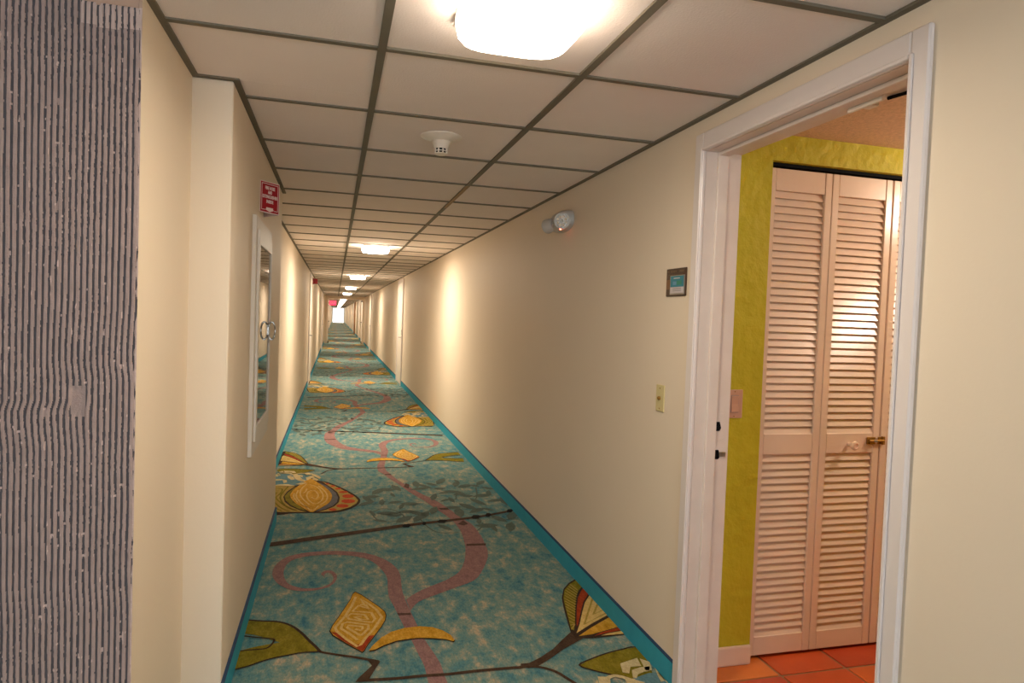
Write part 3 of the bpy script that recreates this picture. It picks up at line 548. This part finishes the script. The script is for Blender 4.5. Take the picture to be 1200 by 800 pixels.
    P.poly(CP['blo_wing'], M['khaki'], 3); P.poly(CP['blo_slate'], M['slate'], 3); P.poly(CP['blo_olive'], M['oliveyarn'], 3.8); P.poly(CP['blo_gold'], M['gold'], 4.6, True)
    for t in CP['blo_scrib']: P.stroke(t, 0.011, M['cream'], 5.4)
    for t in CP['blo_dots']: P.poly(t, M['redyarn'], 3.8)
    P.poly(CP['crown_blue'], M['bluegrey'], 5)
    for t in CP['crown_chips']: P.poly(t, M['pale'], 5.8)
    P.stroke(CP['crown_loop'], 0.02, M['pale'], 6)
    out['printed_blossom'] = P.done('printed_blossom')
    P = Print(flip); P.stroke(CP['dotline'], 0.075, M['brown'], 2.2, w2=0.030)
    for t in CP['dots']: P.poly(t, M['blackyarn'], 3)
    out['printed_line'] = P.done('printed_line')
    return out
sets = (motifs(False), motifs(True))
k = -1
while k*HALF+6.0 < YEND:
    for nm, me in sets[k % 2].items():
        if len(me.polygons) == 0: continue
        if k == -1 and nm not in ('printed_blossom', 'printed_vine', 'printed_line', 'printed_foliage'): continue
        o = link(nm, me, floor, (0, k*HALF, 0)); o['kind'] = 'stuff'
    k += 1

# ================================================================== OPEN DOORWAY
d1 = struct_root('door_1', (XR, (DY0+DY1)/2, 0))
cx0, cx1 = XR-0.016, XR
MB().box(cx0, cx1, DY1, DY1+0.056, 0, DZ+0.068).build('casing', M['white'], d1, bevel=0.004)
MB().box(cx0, cx1, DY0-0.052, DY0, 0, DZ+0.068).build('casing', M['white'], d1, bevel=0.004)
MB().box(cx0, cx1, DY0+0.0005, DY1-0.0005, DZ, DZ+0.068).build('head_casing', M['white'], d1, bevel=0.004)
MB().box(cx0-0.006, cx0, DY1+0.001, DY1+0.012, 0, DZ+0.012).build('casing_bead', M['white'], d1, bevel=0.002)
MB().box(cx0-0.006, cx0, DY0-0.012, DY0-0.001, 0, DZ+0.012).build('casing_bead', M['white'], d1, bevel=0.002)
MB().box(cx0-0.006, cx0, DY0, DY1, DZ+0.001, DZ+0.012).build('casing_bead', M['white'], d1, bevel=0.002)
MB().box(XR, XR+0.145, DY1, DY1+0.02, 0, DZ+0.02).build('jamb', M['white_old'], d1)
MB().box(XR, XR+0.145, DY0-0.02, DY0, 0, DZ+0.02).build('jamb', M['white_old'], d1)
MB().box(XR, XR+0.145, DY0, DY1, DZ, DZ+0.02).build('head_jamb', M['white_old'], d1)
MB().box(XR+0.044, XR+0.085, DY1-0.013, DY1, 0, DZ).build('door_stop', M['white_old'], d1, bevel=0.002)
MB().box(XR+0.044, XR+0.085, DY0, DY0+0.013, 0, DZ).build('door_stop', M['white_old'], d1, bevel=0.002)
MB().box(XR+0.044, XR+0.085, DY0+0.013, DY1-0.013, DZ-0.013, DZ).build('head_stop', M['white_old'], d1, bevel=0.002)
for z, h in ((1.018, 0.052), (0.912, 0.058)):          # painted-over latch plates with black mortises
    MB().box(XR+0.0855, XR+0.122, DY1-0.0015, DY1, z-h*0.95, z+h*0.95).build('strike_plate', M['white_old'], d1)
    MB().prism([(XR+0.088, DY1-0.003, z-0.015), (XR+0.104, DY1-0.003, z-0.015), (XR+0.111, DY1-0.003, z-0.004), (XR+0.104, DY1-0.003, z+0.020), (XR+0.088, DY1-0.003, z+0.020)], (0, 0.0015, 0)).build('mortise', M['black'], d1)
MB().box(XR+0.106, XR+0.132, DY1-0.006, DY1-0.002, 0.907, 0.924).build('strike_lip', M['metal'], d1)
# bracket left on the head jamb
MB().box(XR+0.086, XR+0.096, 1.475, 1.60, DZ-0.024, DZ).box(XR+0.096, XR+0.122, 1.52, 1.555, DZ-0.022, DZ).build('closer_bracket', M['white_plastic'], d1, bevel=0.002)
MB().tube([(XR+0.13, 1.50, DZ-0.006), (XR+0.142, 1.44, DZ-0.006), (XR+0.142, 1.40, DZ-0.005)], 0.005).build('bracket_arm', M['black'], d1)

# ================================================================== ROOM BEYOND THE DOORWAY
RX0, RX1, RY0, RY1, RCZ = XR+0.14, 3.7, -0.8, 2.36, 2.185
rf = struct(MB().box(XR+0.002, RX1, RY0, 3.05, -0.06, -0.007), 'floor', M['grout'])
TS = 0.312
tm = [MB().box(-TS/2+0.006, TS/2-0.006, -TS/2+0.006, TS/2-0.006, -0.0065, 0.0).mesh('tile', m_, bevel=0.0025) for m_ in M['terracotta']]
for i in range(-1, 6):
    for j in range(-9, 1):
        x = 1.775+TS*(i+0.5); y = 2.248+TS*(j+0.5)
        if x+TS/2 > RX1+0.1: continue
        link('tile', tm[(i*7+j*3+random.randint(0, 1)) % 4], rf, (x, y, random.uniform(-0.0008, 0.0004)))
OX0, OX1, OZ = 1.702, 2.962, 2.078                      # closet opening
rw = MB(); rw.box(RX0, OX0, RY1, RY1+0.10, 0, RCZ).box(OX1, RX1, RY1, RY1+0.10, 0, RCZ).box(OX0, OX1, RY1, RY1+0.10, OZ, RCZ)
struct(rw, 'wall_front', M['lime'])
struct(MB().box(RX1, RX1+0.1, RY0, 3.05, 0, RCZ), 'wall_right', M['lime'])
struct(MB().box(RX0, RX1, RY0-0.1, RY0, 0, RCZ), 'wall_back', M['lime'])
cw = MB(); cw.box(OX0-0.05, OX0, RY1+0.10, 3.0, 0, RCZ).box(OX1, OX1+0.05, RY1+0.10, 3.0, 0, RCZ).box(OX0-0.05, OX1+0.05, 3.0, 3.05, 0, RCZ)
struct(cw, 'wall_closet', M['plaster'])
struct(MB().box(XR+0.141, RX1+0.1, RY0-0.1, 3.05, RCZ, RCZ+0.02), 'ceiling', M['popcorn'])
def rbase(nm, x0, x1, y0, y1): return struct(MB().box(x0, x1, y0, y1, 0, 0.082), nm, M['louver'], bevel=0.008, seg=2)
rbase('baseboard_front', RX0, OX0, RY1-0.014, RY1)
rbase('baseboard_right', RX1-0.014, RX1, RY0, RY1)
tr_ = struct_root('trim_3', ((OX0+OX1)/2, RY1+0.05, OZ))
MB().box(OX0, OX1, RY1+0.028, RY1+0.06, OZ-0.014, OZ).build('track', M['black'], tr_)

# ---- louvred bifold doors
LW = (OX1-OX0-0.012)/4; LZ0, LZ1 = 0.012, 2.056; LY = RY1+0.026; LT = 0.028
ST = 0.034; MR = (0.866, 0.953); TR = 1.966; BR = 0.092; PITCH_S = 0.0302
slat_me = MB().prism([(-(LW/2-ST-0.003), -0.0095, -0.0155), (-(LW/2-ST-0.003), -0.0045, -0.0168), (-(LW/2-ST-0.003), 0.0085, 0.0162), (-(LW/2-ST-0.003), 0.0040, 0.0174)], (LW-2*ST-0.006, 0, 0)).mesh('slat', M['louver'])
frame_mb = MB()
def leaf_meshes():
    h = LW/2-0.0012
    out = []
    for a, b in ((-h, -h+ST), (h-ST, h)): out.append(('stile', MB().box(a, b, 0, LT, LZ0, LZ1).mesh('stile', M['louver'], bevel=0.0025)))
    e = h-ST-0.0004
    for a, b, nm in ((LZ0, BR, 'bottom_rail'), (MR[0], MR[1], 'middle_rail'), (TR, LZ1, 'top_rail')): out.append((nm, MB().box(-e, e, 0.0015, LT-0.0015, a, b).mesh(nm, M['louver'], bevel=0.002)))
    return out
lm = leaf_meshes()
def make_bifold(x0, label, handed):
    t = thing('bifold_door', (x0+LW, LY, 0), label, 'closet door', 'louvred bifold closet doors')
    for q in (0, 1):
        lf = link('door_leaf', lm[0][1], t, ((q-0.5)*LW, 0, 0))      # leaf carries its left stile mesh; the rest hang under it
        for nm, me in lm[1:]: link(nm, me, lf)
        for za, zb in ((MR[1], TR), (BR, MR[0])):
            ns = int((zb-za)/PITCH_S); p_ = (zb-za)/ns
            for k in range(ns): link('slat', slat_me, lf, (0, LT/2, za+p_*(k+0.5)))
    return t
b1 = make_bifold(OX0+0.003, 'white louvred bifold closet door with a round knob, beside the lime wall strip', 1)
b2 = make_bifold(OX0+0.003+2*LW+0.004, 'white louvred bifold closet door partly hidden behind the right door casing', -1)
k_ = MB().lathe([(0.009, 0), (0.008, -0.020), (0.017, -0.027), (0.0205, -0.035), (0.0175, -0.042), (0.011, -0.044), (0.009, -0.041), (0.003, -0.0405)], (2.168, LY, 0.905), 'Y', 20)
k_.build('knob', M['louver'], b1, smooth=True)
lt = thing('surface_latch', (2.30, LY, 0.921), 'small brass surface latch joining the two louvred closet doors', 'latch')
MB().box(2.258, 2.302, LY-0.006, LY-0.0002, 0.904, 0.936).build('backplate', M['brass'], lt, bevel=0.001)
MB().box(2.336, 2.348, LY-0.012, LY-0.0002, 0.902, 0.938).box(2.318, 2.336, LY-0.006, LY-0.0002, 0.904, 0.936).build('keeper', M['brass'], lt, bevel=0.001)
MB().tube([(2.262, LY-0.012, 0.920), (2.340, LY-0.012, 0.920)], 0.0055, 10).build('bolt', M['brass'], lt, smooth=True)
MB().lathe([(0.006, 0), (0.006, -0.010), (0.004, -0.014)], (2.290, LY-0.014, 0.920), 'Y', 12).build('bolt_knob', M['metal'], lt, smooth=True)
for x in (2.268, 2.326): MB().lathe([(0.0035, 0), (0.0028, -0.0015)], (x, LY-0.006, 0.910), 'Y', 10).build('screw', M['black'], lt)

# ---- decora switch on the lime wall
sw = thing('light_switch', (1.573, RY1, 1.083), 'pinkish rocker light switch on the lime wall beside the door jamb', 'light switch')
MB().box(1.536, 1.610, RY1-0.006, RY1, 1.026, 1.142).build('wall_plate', M['pinkplate'], sw, bevel=0.003, seg=2)
MB().box(1.5555, 1.5905, RY1-0.0075, RY1-0.0062, 1.049, 1.119).build('bezel', M['cardprint'], sw)
MB().prism([(1.557, RY1-0.0077, 1.0505), (1.557, RY1-0.0125, 1.0515), (1.557, RY1-0.009, 1.084), (1.557, RY1-0.0105, 1.1165), (1.557, RY1-0.0077, 1.1175)], (0.032, 0, 0)).build('rocker', M['pinkplate'], sw, bevel=0.0006)
for z in (1.034, 1.134): MB().lathe([(0.0028, 0), (0.002, -0.0012)], (1.573, RY1-0.006, z), 'Y', 10).build('screw', M['brass'], sw)

# ---- ceiling lamp of the room (out of frame; lights the closet doors)
rl = thing('ceiling_lamp', (3.02, 1.80, RCZ), 'round flush ceiling lamp in the tiled room by the closet', 'lamp')
MB().lathe([(0.12, 0), (0.12, -0.02)], (3.02, 1.80, RCZ), 'Z', 28).build('canopy', M['brass'], rl, smooth=True)
MB().lathe([(0.11, -0.02), (0.105, -0.05), (0.08, -0.075), (0.03, -0.088)], (3.02, 1.80, RCZ), 'Z', 28).build('globe', M['roomglow'], rl, smooth=True)
pl = bpy.data.lights.new('bulb', 'POINT'); pl.energy = ROOM_W; pl.color = (1.0, 0.84, 0.69); pl.shadow_soft_size = 0.045
po = bpy.data.objects.new('bulb', pl); COL.objects.link(po); po.parent = rl; po.location = (0, 0, -0.14)

# ================================================================== CORRIDOR FIXTURES
def cushion(h, z0, z1, sag, n_=4.0, N_=40, R_=7):
    """square pillow-shaped diffuser with soft corners (superellipse rings)"""
    mb = MB(); vs = []; fs = []
    prof = [(1.0, 0.0), (0.995, 0.35), (0.965, 0.72), (0.90, 0.92), (0.72, 1.0), (0.40, 1.05), (0.12, 1.07)]
    for s_, d_ in prof:
        for k in range(N_):
            t = 2*math.pi*k/N_; c, s2 = math.cos(t), math.sin(t)
            r = h*s_/((abs(c)**n_+abs(s2)**n_)**(1/n_)); vs.append((r*c, r*s2, z0+(z1-z0)*d_))
    for i in range(len(prof)-1):
        for k in range(N_): fs.append((i*N_+k, i*N_+(k+1) % N_, (i+1)*N_+(k+1) % N_, (i+1)*N_+k))
    fs.append([(len(prof)-1)*N_+k for k in range(N_)]); fs.append(list(range(N_))[::-1])
    return mb.add(vs, fs)
pan_me = MB().box(-0.146, 0.146, -0.146, 0.146, -0.012, -0.0015).mesh('pan', M['white_plastic'], bevel=0.004)
dif_me = cushion(0.152, -0.0125, -0.072, 0).mesh('diffuser', M['frost'], smooth=True)
dim_me = cushion(0.152, -0.0125, -0.072, 0).mesh('diffuser', M['frost_dim'], smooth=True)
ORD = ['nearest', 'second', 'third', 'fourth', 'fifth', 'sixth', 'seventh', 'eighth', 'ninth', 'tenth', 'eleventh', 'twelfth', 'thirteenth', 'fourteenth', 'fifteenth', 'sixteenth']
proto = None
for i in range(16):
    y = 1.60+6.1*i
    lab = ('square glowing ceiling light nearest the viewer, above the smoke detector' if i == 0 else
           '%s glowing ceiling light from the viewer along the corridor' % ORD[i] + (', before the fire doors' if i < 5 else ', beyond the fire doors'))
    t = thing('ceiling_light', (0.422, y, CZ), lab, 'ceiling light', 'corridor ceiling lights')
    link('pan', pan_me, t); link('diffuser', dif_me if i else dim_me, t)
    al = bpy.data.lights.new('bulbs', 'AREA'); al.shape = 'SQUARE'; al.size = 0.2; al.energy = LAMP_W*(1 if i else 0.32); al.color = (1.0, 0.86, 0.68)
    ao = bpy.data.objects.new('bulbs', al); COL.objects.link(ao); ao.parent = t; ao.location = (0, 0, -0.080)

# ---- smoke detector
sd = thing('smoke_detector', (0.418, 2.85, CZ), 'white cone-shaped smoke detector on a ceiling tile', 'smoke detector')
c = (0.418, 2.85, CZ+0.004)
MB().lathe([(0.088, 0), (0.088, -0.004), (0.084, -0.0065), (0.048, -0.021), (0.044, -0.0225)], c, 'Z', 36).build('base', M['white_plastic'], sd, smooth=True)
MB().lathe([(0.043, -0.023), (0.041, -0.025), (0.029, -0.054)], c, 'Z', 36).build('body', M['white_plastic'], sd, smooth=True)
MB().lathe([(0.0245, -0.0542), (0.0235, -0.073)], c, 'Z', 24).build('chamber', M['black'], sd)
for zz in (-0.0640,): MB().lathe([(0.0285, zz+0.0015), (0.0280, zz-0.0015)], c, 'Z', 30).build('ring', M['white_plastic'], sd)
for k in range(9):
    a = 2*math.pi*k/9; r0, r1 = 0.0248, 0.0288
    mb = MB(); dx, dy = math.cos(a), math.sin(a); px, py = -dy*0.0026, dx*0.0026
    mb.prism([(c[0]+dx*r0+px, c[1]+dy*r0+py, c[2]-0.073), (c[0]+dx*r1+px, c[1]+dy*r1+py, c[2]-0.073), (c[0]+dx*r1-px, c[1]+dy*r1-py, c[2]-0.073), (c[0]+dx*r0-px, c[1]+dy*r0-py, c[2]-0.073)], (0, 0, 0.0186))
    mb.build('cage_rib', M['white_plastic'], sd)
MB().lathe([(0.029, -0.0732), (0.027, -0.077), (0.010, -0.078)], c, 'Z', 30).build('cap', M['white_plastic'], sd, smooth=True)

# ---- fire hose cabinet on the pillar
cy0, cy1, cz0, cz1 = 3.03, 3.73, 0.758, 1.80
fc = thing('fire_hose_cabinet', (XP, (cy0+cy1)/2, cz0), 'white framed glass-door fire hose cabinet on the left pillar', 'cabinet')
def frame4(nm, x0, x1, y0, y1, z0, z1, w_, m_, par):
    for a in ((y0, y0+w_, z0, z1), (y1-w_, y1, z0, z1)): MB().box(x0, x1, a[0], a[1], a[2], a[3]).build(nm+'_stile', m_, par, bevel=0.0015)
    for a in ((y0+w_+0.0003, y1-w_-0.0003, z0, z0+w_), (y0+w_+0.0003, y1-w_-0.0003, z1-w_, z1)): MB().box(x0, x1, a[0], a[1], a[2], a[3]).build(nm+'_rail', m_, par, bevel=0.0015)
frame4('frame', XP, XP+0.017, cy0, cy1, cz0, cz1, 0.055, M['cabwhite'], fc)
dr = MB().box(XP+0.016, XP+0.020, cy0+0.10, cy1-0.09, cz0+0.12, cz1-0.12).build('door_glass', M['glass'], fc)
MB().box(XP+0.004, XP+0.026, cy0+0.056, cy0+0.098, cz0+0.056, cz1-0.056).build('door_stile', M['cabwhite'], fc, bevel=0.001)
MB().box(XP+0.004, XP+0.026, cy1-0.088, cy1-0.056, cz0+0.056, cz1-0.056).build('door_stile', M['cabwhite'], fc, bevel=0.001)
MB().box(XP+0.004, XP+0.026, cy0+0.0985, cy1-0.0885, cz0+0.056, cz0+0.118).build('door_rail', M['cabwhite'], fc, bevel=0.001)
MB().box(XP+0.004, XP+0.026, cy0+0.0985, cy1-0.0885, cz1-0.118, cz1-0.056).build('door_rail', M['cabwhite'], fc, bevel=0.001)
MB().box(XP, XP+0.0035, cy0+0.056, cy1-0.056, cz0+0.056, cz1-0.056).build('back_panel', M['cabback'], fc)
# round pull ring standing off the door
pts = [(XP+0.038+0.017*math.sin(2*math.pi*k/24), cy1-0.125, 1.29+0.045*math.cos(2*math.pi*k/24)) for k in range(25)]
MB().tube(pts, 0.0045, 8).build('pull_ring', M['metal'], fc, smooth=True)
MB().box(XP+0.0201, XP+0.024, cy1-0.135, cy1-0.112, 1.27, 1.31).build('pull_plate', M['metal'], fc)

# ---- V-shaped red sign above the cabinet
sg = thing('fire_hose_sign', (XP, 3.385, 1.922), 'red V-shaped sign with white lettering projecting from the pillar above the fire hose cabinet', 'sign')
p0, p1, p2_ = Vector((XP, 3.285, 0)), Vector((XP+0.077, 3.385, 0)), Vector((XP, 3.485, 0))
z0, z1 = 1.850, 1.996
def vpanel(a, b, nm, flip):
    d = (b-a).normalized(); nrm = Vector((d.y, -d.x, 0)) if not flip else Vector((d.y, -d.x, 0))
    L_ = (b-a).length; mid = (a+b)/2
    MB().prism([tuple(a)[:2]+(z0,), tuple(b)[:2]+(z0,), tuple(b)[:2]+(z1,), tuple(a)[:2]+(z1,)], tuple(-nrm*0.003)).build(nm, M['signwhite'], sg)
    def pt(u, z, o): q = mid+d*u+nrm*o; return (q.x, q.y, z)
    zc = (z0+z1)/2; hw = L_/2; hh = (z1-z0)/2
    def rect(u0, u1, v0, v1, o, th, nm_, m_): MB().prism([pt(u0, zc+v0, o), pt(u1, zc+v0, o), pt(u1, zc+v1, o), pt(u0, zc+v1, o)], tuple(nrm*th)).build(nm_, m_, sg)
    rect(-hw+0.004, hw-0.004, -hh+0.004, hh-0.004, 0.0001, 0.0006, 'red_field', M['red'])
    o1 = 0.0008
    for u0, u1, v0, v1 in ((-hw+0.010, hw-0.010, hh-0.0125, hh-0.010), (-hw+0.010, -hw+0.0125, -hh+0.013, hh-0.0125), (hw-0.0125, hw-0.010, -hh+0.013, hh-0.0125), (-hw+0.0125, -0.030, -hh+0.013, -hh+0.0155), (0.030, hw-0.0125, -hh+0.013, -hh+0.0155)):
        rect(u0, u1, v0, v1, o1, 0.0004, 'border_line', M['signwhite'])
    MB().prism([pt(-0.022, zc-hh+0.026, o1), pt(-0.022, zc-hh+0.018, o1), pt(-0.030, zc-hh+0.016, o1), pt(0, zc-hh+0.006, o1), pt(0.030, zc-hh+0.016, o1), pt(0.022, zc-hh+0.018, o1), pt(0.022, zc-hh+0.026, o1)], tuple(nrm*0.0004)).build('arrow', M['signwhite'], sg)
    R_ = Matrix((( d.x, 0, nrm.x), (d.y, 0, nrm.y), (0, 1, 0))).to_euler()
    for txt, v, wid in (('FIRE HOSE', 0.0425, 0.062), ('AND', 0.0225, 0.026), ('EXTINGUISHER', 0.002, 0.096), ('INSIDE', -0.0205, 0.044)):
        q = mid+nrm*0.0012; tx_ = text_obj(txt, 0.021, 'lettering', M['signwhite'], sg, (q.x-sg.location.x, q.y-sg.location.y, zc+v-sg.location.z), R_); tx_.scale = (wid/max(0.001, tx_.dimensions.x), 1, 1)
vpanel(p0, p1, 'near_panel', False); vpanel(p1, p2_, 'far_panel', False)

# ---- red horn box by the far left door
hb = thing('fire_alarm_horn', (XL, 14.5, 2.035), 'small dark red fire alarm box high on the left wall past a door', 'fire alarm')
MB().box(XL, XL+0.035, 14.44, 14.56, 1.972, 2.098).build('back_box', M['darkred'], hb, bevel=0.004)
MB().box(XL+0.035, XL+0.105, 14.448, 14.552, 1.98, 2.09).build('horn', M['darkred'], hb, bevel=0.008)
MB().box(XL+0.105, XL+0.112, 14.47, 14.53, 2.0, 2.03).build('strobe_lens', M['signwhite'], hb)

# ---- exit sign under the fire-door header
es = thing('exit_sign', (-0.12, 31.5, 1.98), 'glowing red exit sign hanging under the fire door header', 'exit sign')
MB().box(-0.27, 0.03, 31.49, 31.53, 1.74, 1.94).build('housing', M['exitglow'], es, bevel=0.004)
MB().tube([(-0.12, 31.51, 1.94), (-0.12, 31.51, CZ)], 0.01).build('stem', M['white_plastic'], es)
text_obj('EXIT', 0.15, 'lettering', M['signwhite'], es, (0, -0.011, -0.14), (math.pi/2, 0, 0), 0.8)

# ---- emergency light on the right wall
el = thing('emergency_light', (XR, 3.74, 1.985), 'white twin-head emergency light high on the right corridor wall', 'emergency light')
vs = MB(); N_ = 28
rings = [(1.0, 0.0), (1.0, 0.018), (0.93, 0.04), (0.72, 0.058), (0.3, 0.066)]
pv = []; pf = []
for s_, d_ in rings:
    for k in range(N_):
        a = 2*math.pi*k/N_; cc, ss = math.cos(a), math.sin(a); r = 1/((abs(cc)**2.6+abs(ss)**2.6)**(1/2.6))
        pv.append((XR-d_, 3.74+0.155*s_*r*cc, 1.98+0.062*s_*r*ss))
for i in range(len(rings)-1):
    for k in range(N_): pf.append((i*N_+k, i*N_+(k+1) % N_, (i+1)*N_+(k+1) % N_, (i+1)*N_+k))
pf.append([(len(rings)-1)*N_+k for k in range(N_)]); pf.append(list(range(N_)))
vs.add(pv, pf).build('housing', M['grey_plastic'], el, smooth=True)
def head(cpos, aim, r):
    A = Vector(aim).normalized(); q = Vector((0, 0, 1)).rotation_difference(A).to_matrix()
    def tx(mb):
        mb.v = [tuple(q @ Vector(v)+Vector(cpos)) for v in mb.v]; return mb
    h = tx(MB().lathe([(r*0.62, -0.050), (r*0.86, -0.040), (r, -0.012), (r*1.03, 0.012), (r*0.90, 0.012)], n=28)).build('lamp_head', M['grey_plastic'], el, smooth=True)
    tx(MB().lathe([(r*0.89, 0.0122), (r*0.86, 0.0135)], n=28)).build('lens', M['lens'], h)
    for k in range(9):
        a = 2*math.pi*k/8; rr = 0 if k == 8 else r*0.55
        tx(MB().lathe([(r*0.17, 0.0137), (r*0.14, 0.0185), (r*0.05, 0.020)], (rr*math.cos(a), rr*math.sin(a), 0), n=10)).build('led', M['white_plastic'] if k != 8 else M['grey_plastic'], h, smooth=True)
    tx(MB().lathe([(r*0.35, -0.075), (r*0.35, -0.0505)], n=14)).build('swivel', M['grey_plastic'], h)
head((1.216, 3.55, 1.955), (-0.42, -0.90, -0.12), 0.044)
head((1.222, 3.82, 1.960), (-0.35, 0.90, -0.15), 0.042)
MB().tube([(XR-0.05, 3.62, 1.965), (1.235, 3.60, 1.957)], 0.014).build('arm', M['grey_plastic'], el)
MB().tube([(XR-0.05, 3.77, 1.965), (1.245, 3.775, 1.960)], 0.014).build('arm', M['grey_plastic'], el)
MB().lathe([(0.006, 0), (0.005, -0.006), (0.002, -0.008)], (XR-0.052, 3.66, 1.925), 'X', 12).build('status_led', M['led'], el, smooth=True)

# ---- room number plaque
pq = thing('room_plaque', (XR, 2.37, 1.5625), 'dark brown room plaque with a teal and white card in its window', 'plaque')
py0, py1, pz0, pz1 = 2.293, 2.447, 1.508, 1.618
MB().box(XR-0.007, XR, py0, py1, pz0, pz1).build('plate', M['wood'], pq, bevel=0.002)
def pr(y0, y1, z0, z1, t0, t1, nm, m_): MB().box(XR-t1, XR-t0, y0, y1, z0, z1).build(nm, m_, pq)
# y runs away from the viewer: the left edge in the picture is y = py1
pr(py1-0.036, py1-0.004, pz0+0.028, pz0+0.066, 0.0072, 0.0080, 'tan_block', M['wood2'])
pr(py0+0.005, py1-0.036, pz0+0.006, pz0+0.082, 0.0072, 0.0088, 'card_frame', M['metal'])
pr(py0+0.010, py1-0.041, pz0+0.036, pz0+0.079, 0.0090, 0.0094, 'teal_card', M['tealcard'])
pr(py0+0.010, py1-0.041, pz0+0.012, pz0+0.0355, 0.0090, 0.0094, 'white_card', M['whitecard'])
pr(py1-0.088, py1-0.060, pz0+0.044, pz0+0.058, 0.0095, 0.0098, 'blue_patch', M['bluecard'])
pr(py0+0.026, py1-0.090, pz0+0.044, pz0+0.060, 0.0095, 0.0098, 'green_patch', M['greencard'])
pr(py0+0.040, py1-0.066, pz0+0.0685, pz0+0.072, 0.0095, 0.0098, 'card_heading', M['whitecard'])
for k in range(3): pr(py0+0.028, py1-0.060, pz0+0.0195+k*0.0052, pz0+0.0215+k*0.0052, 0.0095, 0.0098, 'card_print', M['cardprint'])
for a, b in ((0.012, 0.022), (0.040, 0.050), (0.055, 0.070), (0.074, 0.082), (0.106, 0.140)): pr(py1-b, py1-a, pz0+0.094, pz0+0.102, 0.0072, 0.0080, 'raised_lettering', M['plaqueprint'])
for k in range(15): pr(py1-0.020-k*0.0078-0.004, py1-0.020-k*0.0078, pz0+0.083, pz0+0.0862, 0.0072, 0.0080, 'raised_dots', M['plaqueprint'])

# ---- doorbell plate
db = thing('doorbell_plate', (XR, 2.462, 1.093), 'narrow ivory doorbell plate with a brass button on the corridor wall', 'doorbell')
MB().box(XR-0.006, XR, 2.428, 2.496, 1.038, 1.148).build('plate', M['ivory'], db, bevel=0.003, seg=2)
MB().lathe([(0.008, 0), (0.008, -0.006), (0.0055, -0.009), (0.0045, -0.010)], (XR-0.006, 2.462, 1.093), 'X', 18).build('button', M['brass'], db, smooth=True)
for z in (1.051, 1.134): MB().lathe([(0.0034, 0), (0.0026, -0.0014)], (XR-0.006, 2.462, z), 'X', 10).build('screw', M['brass'], db)
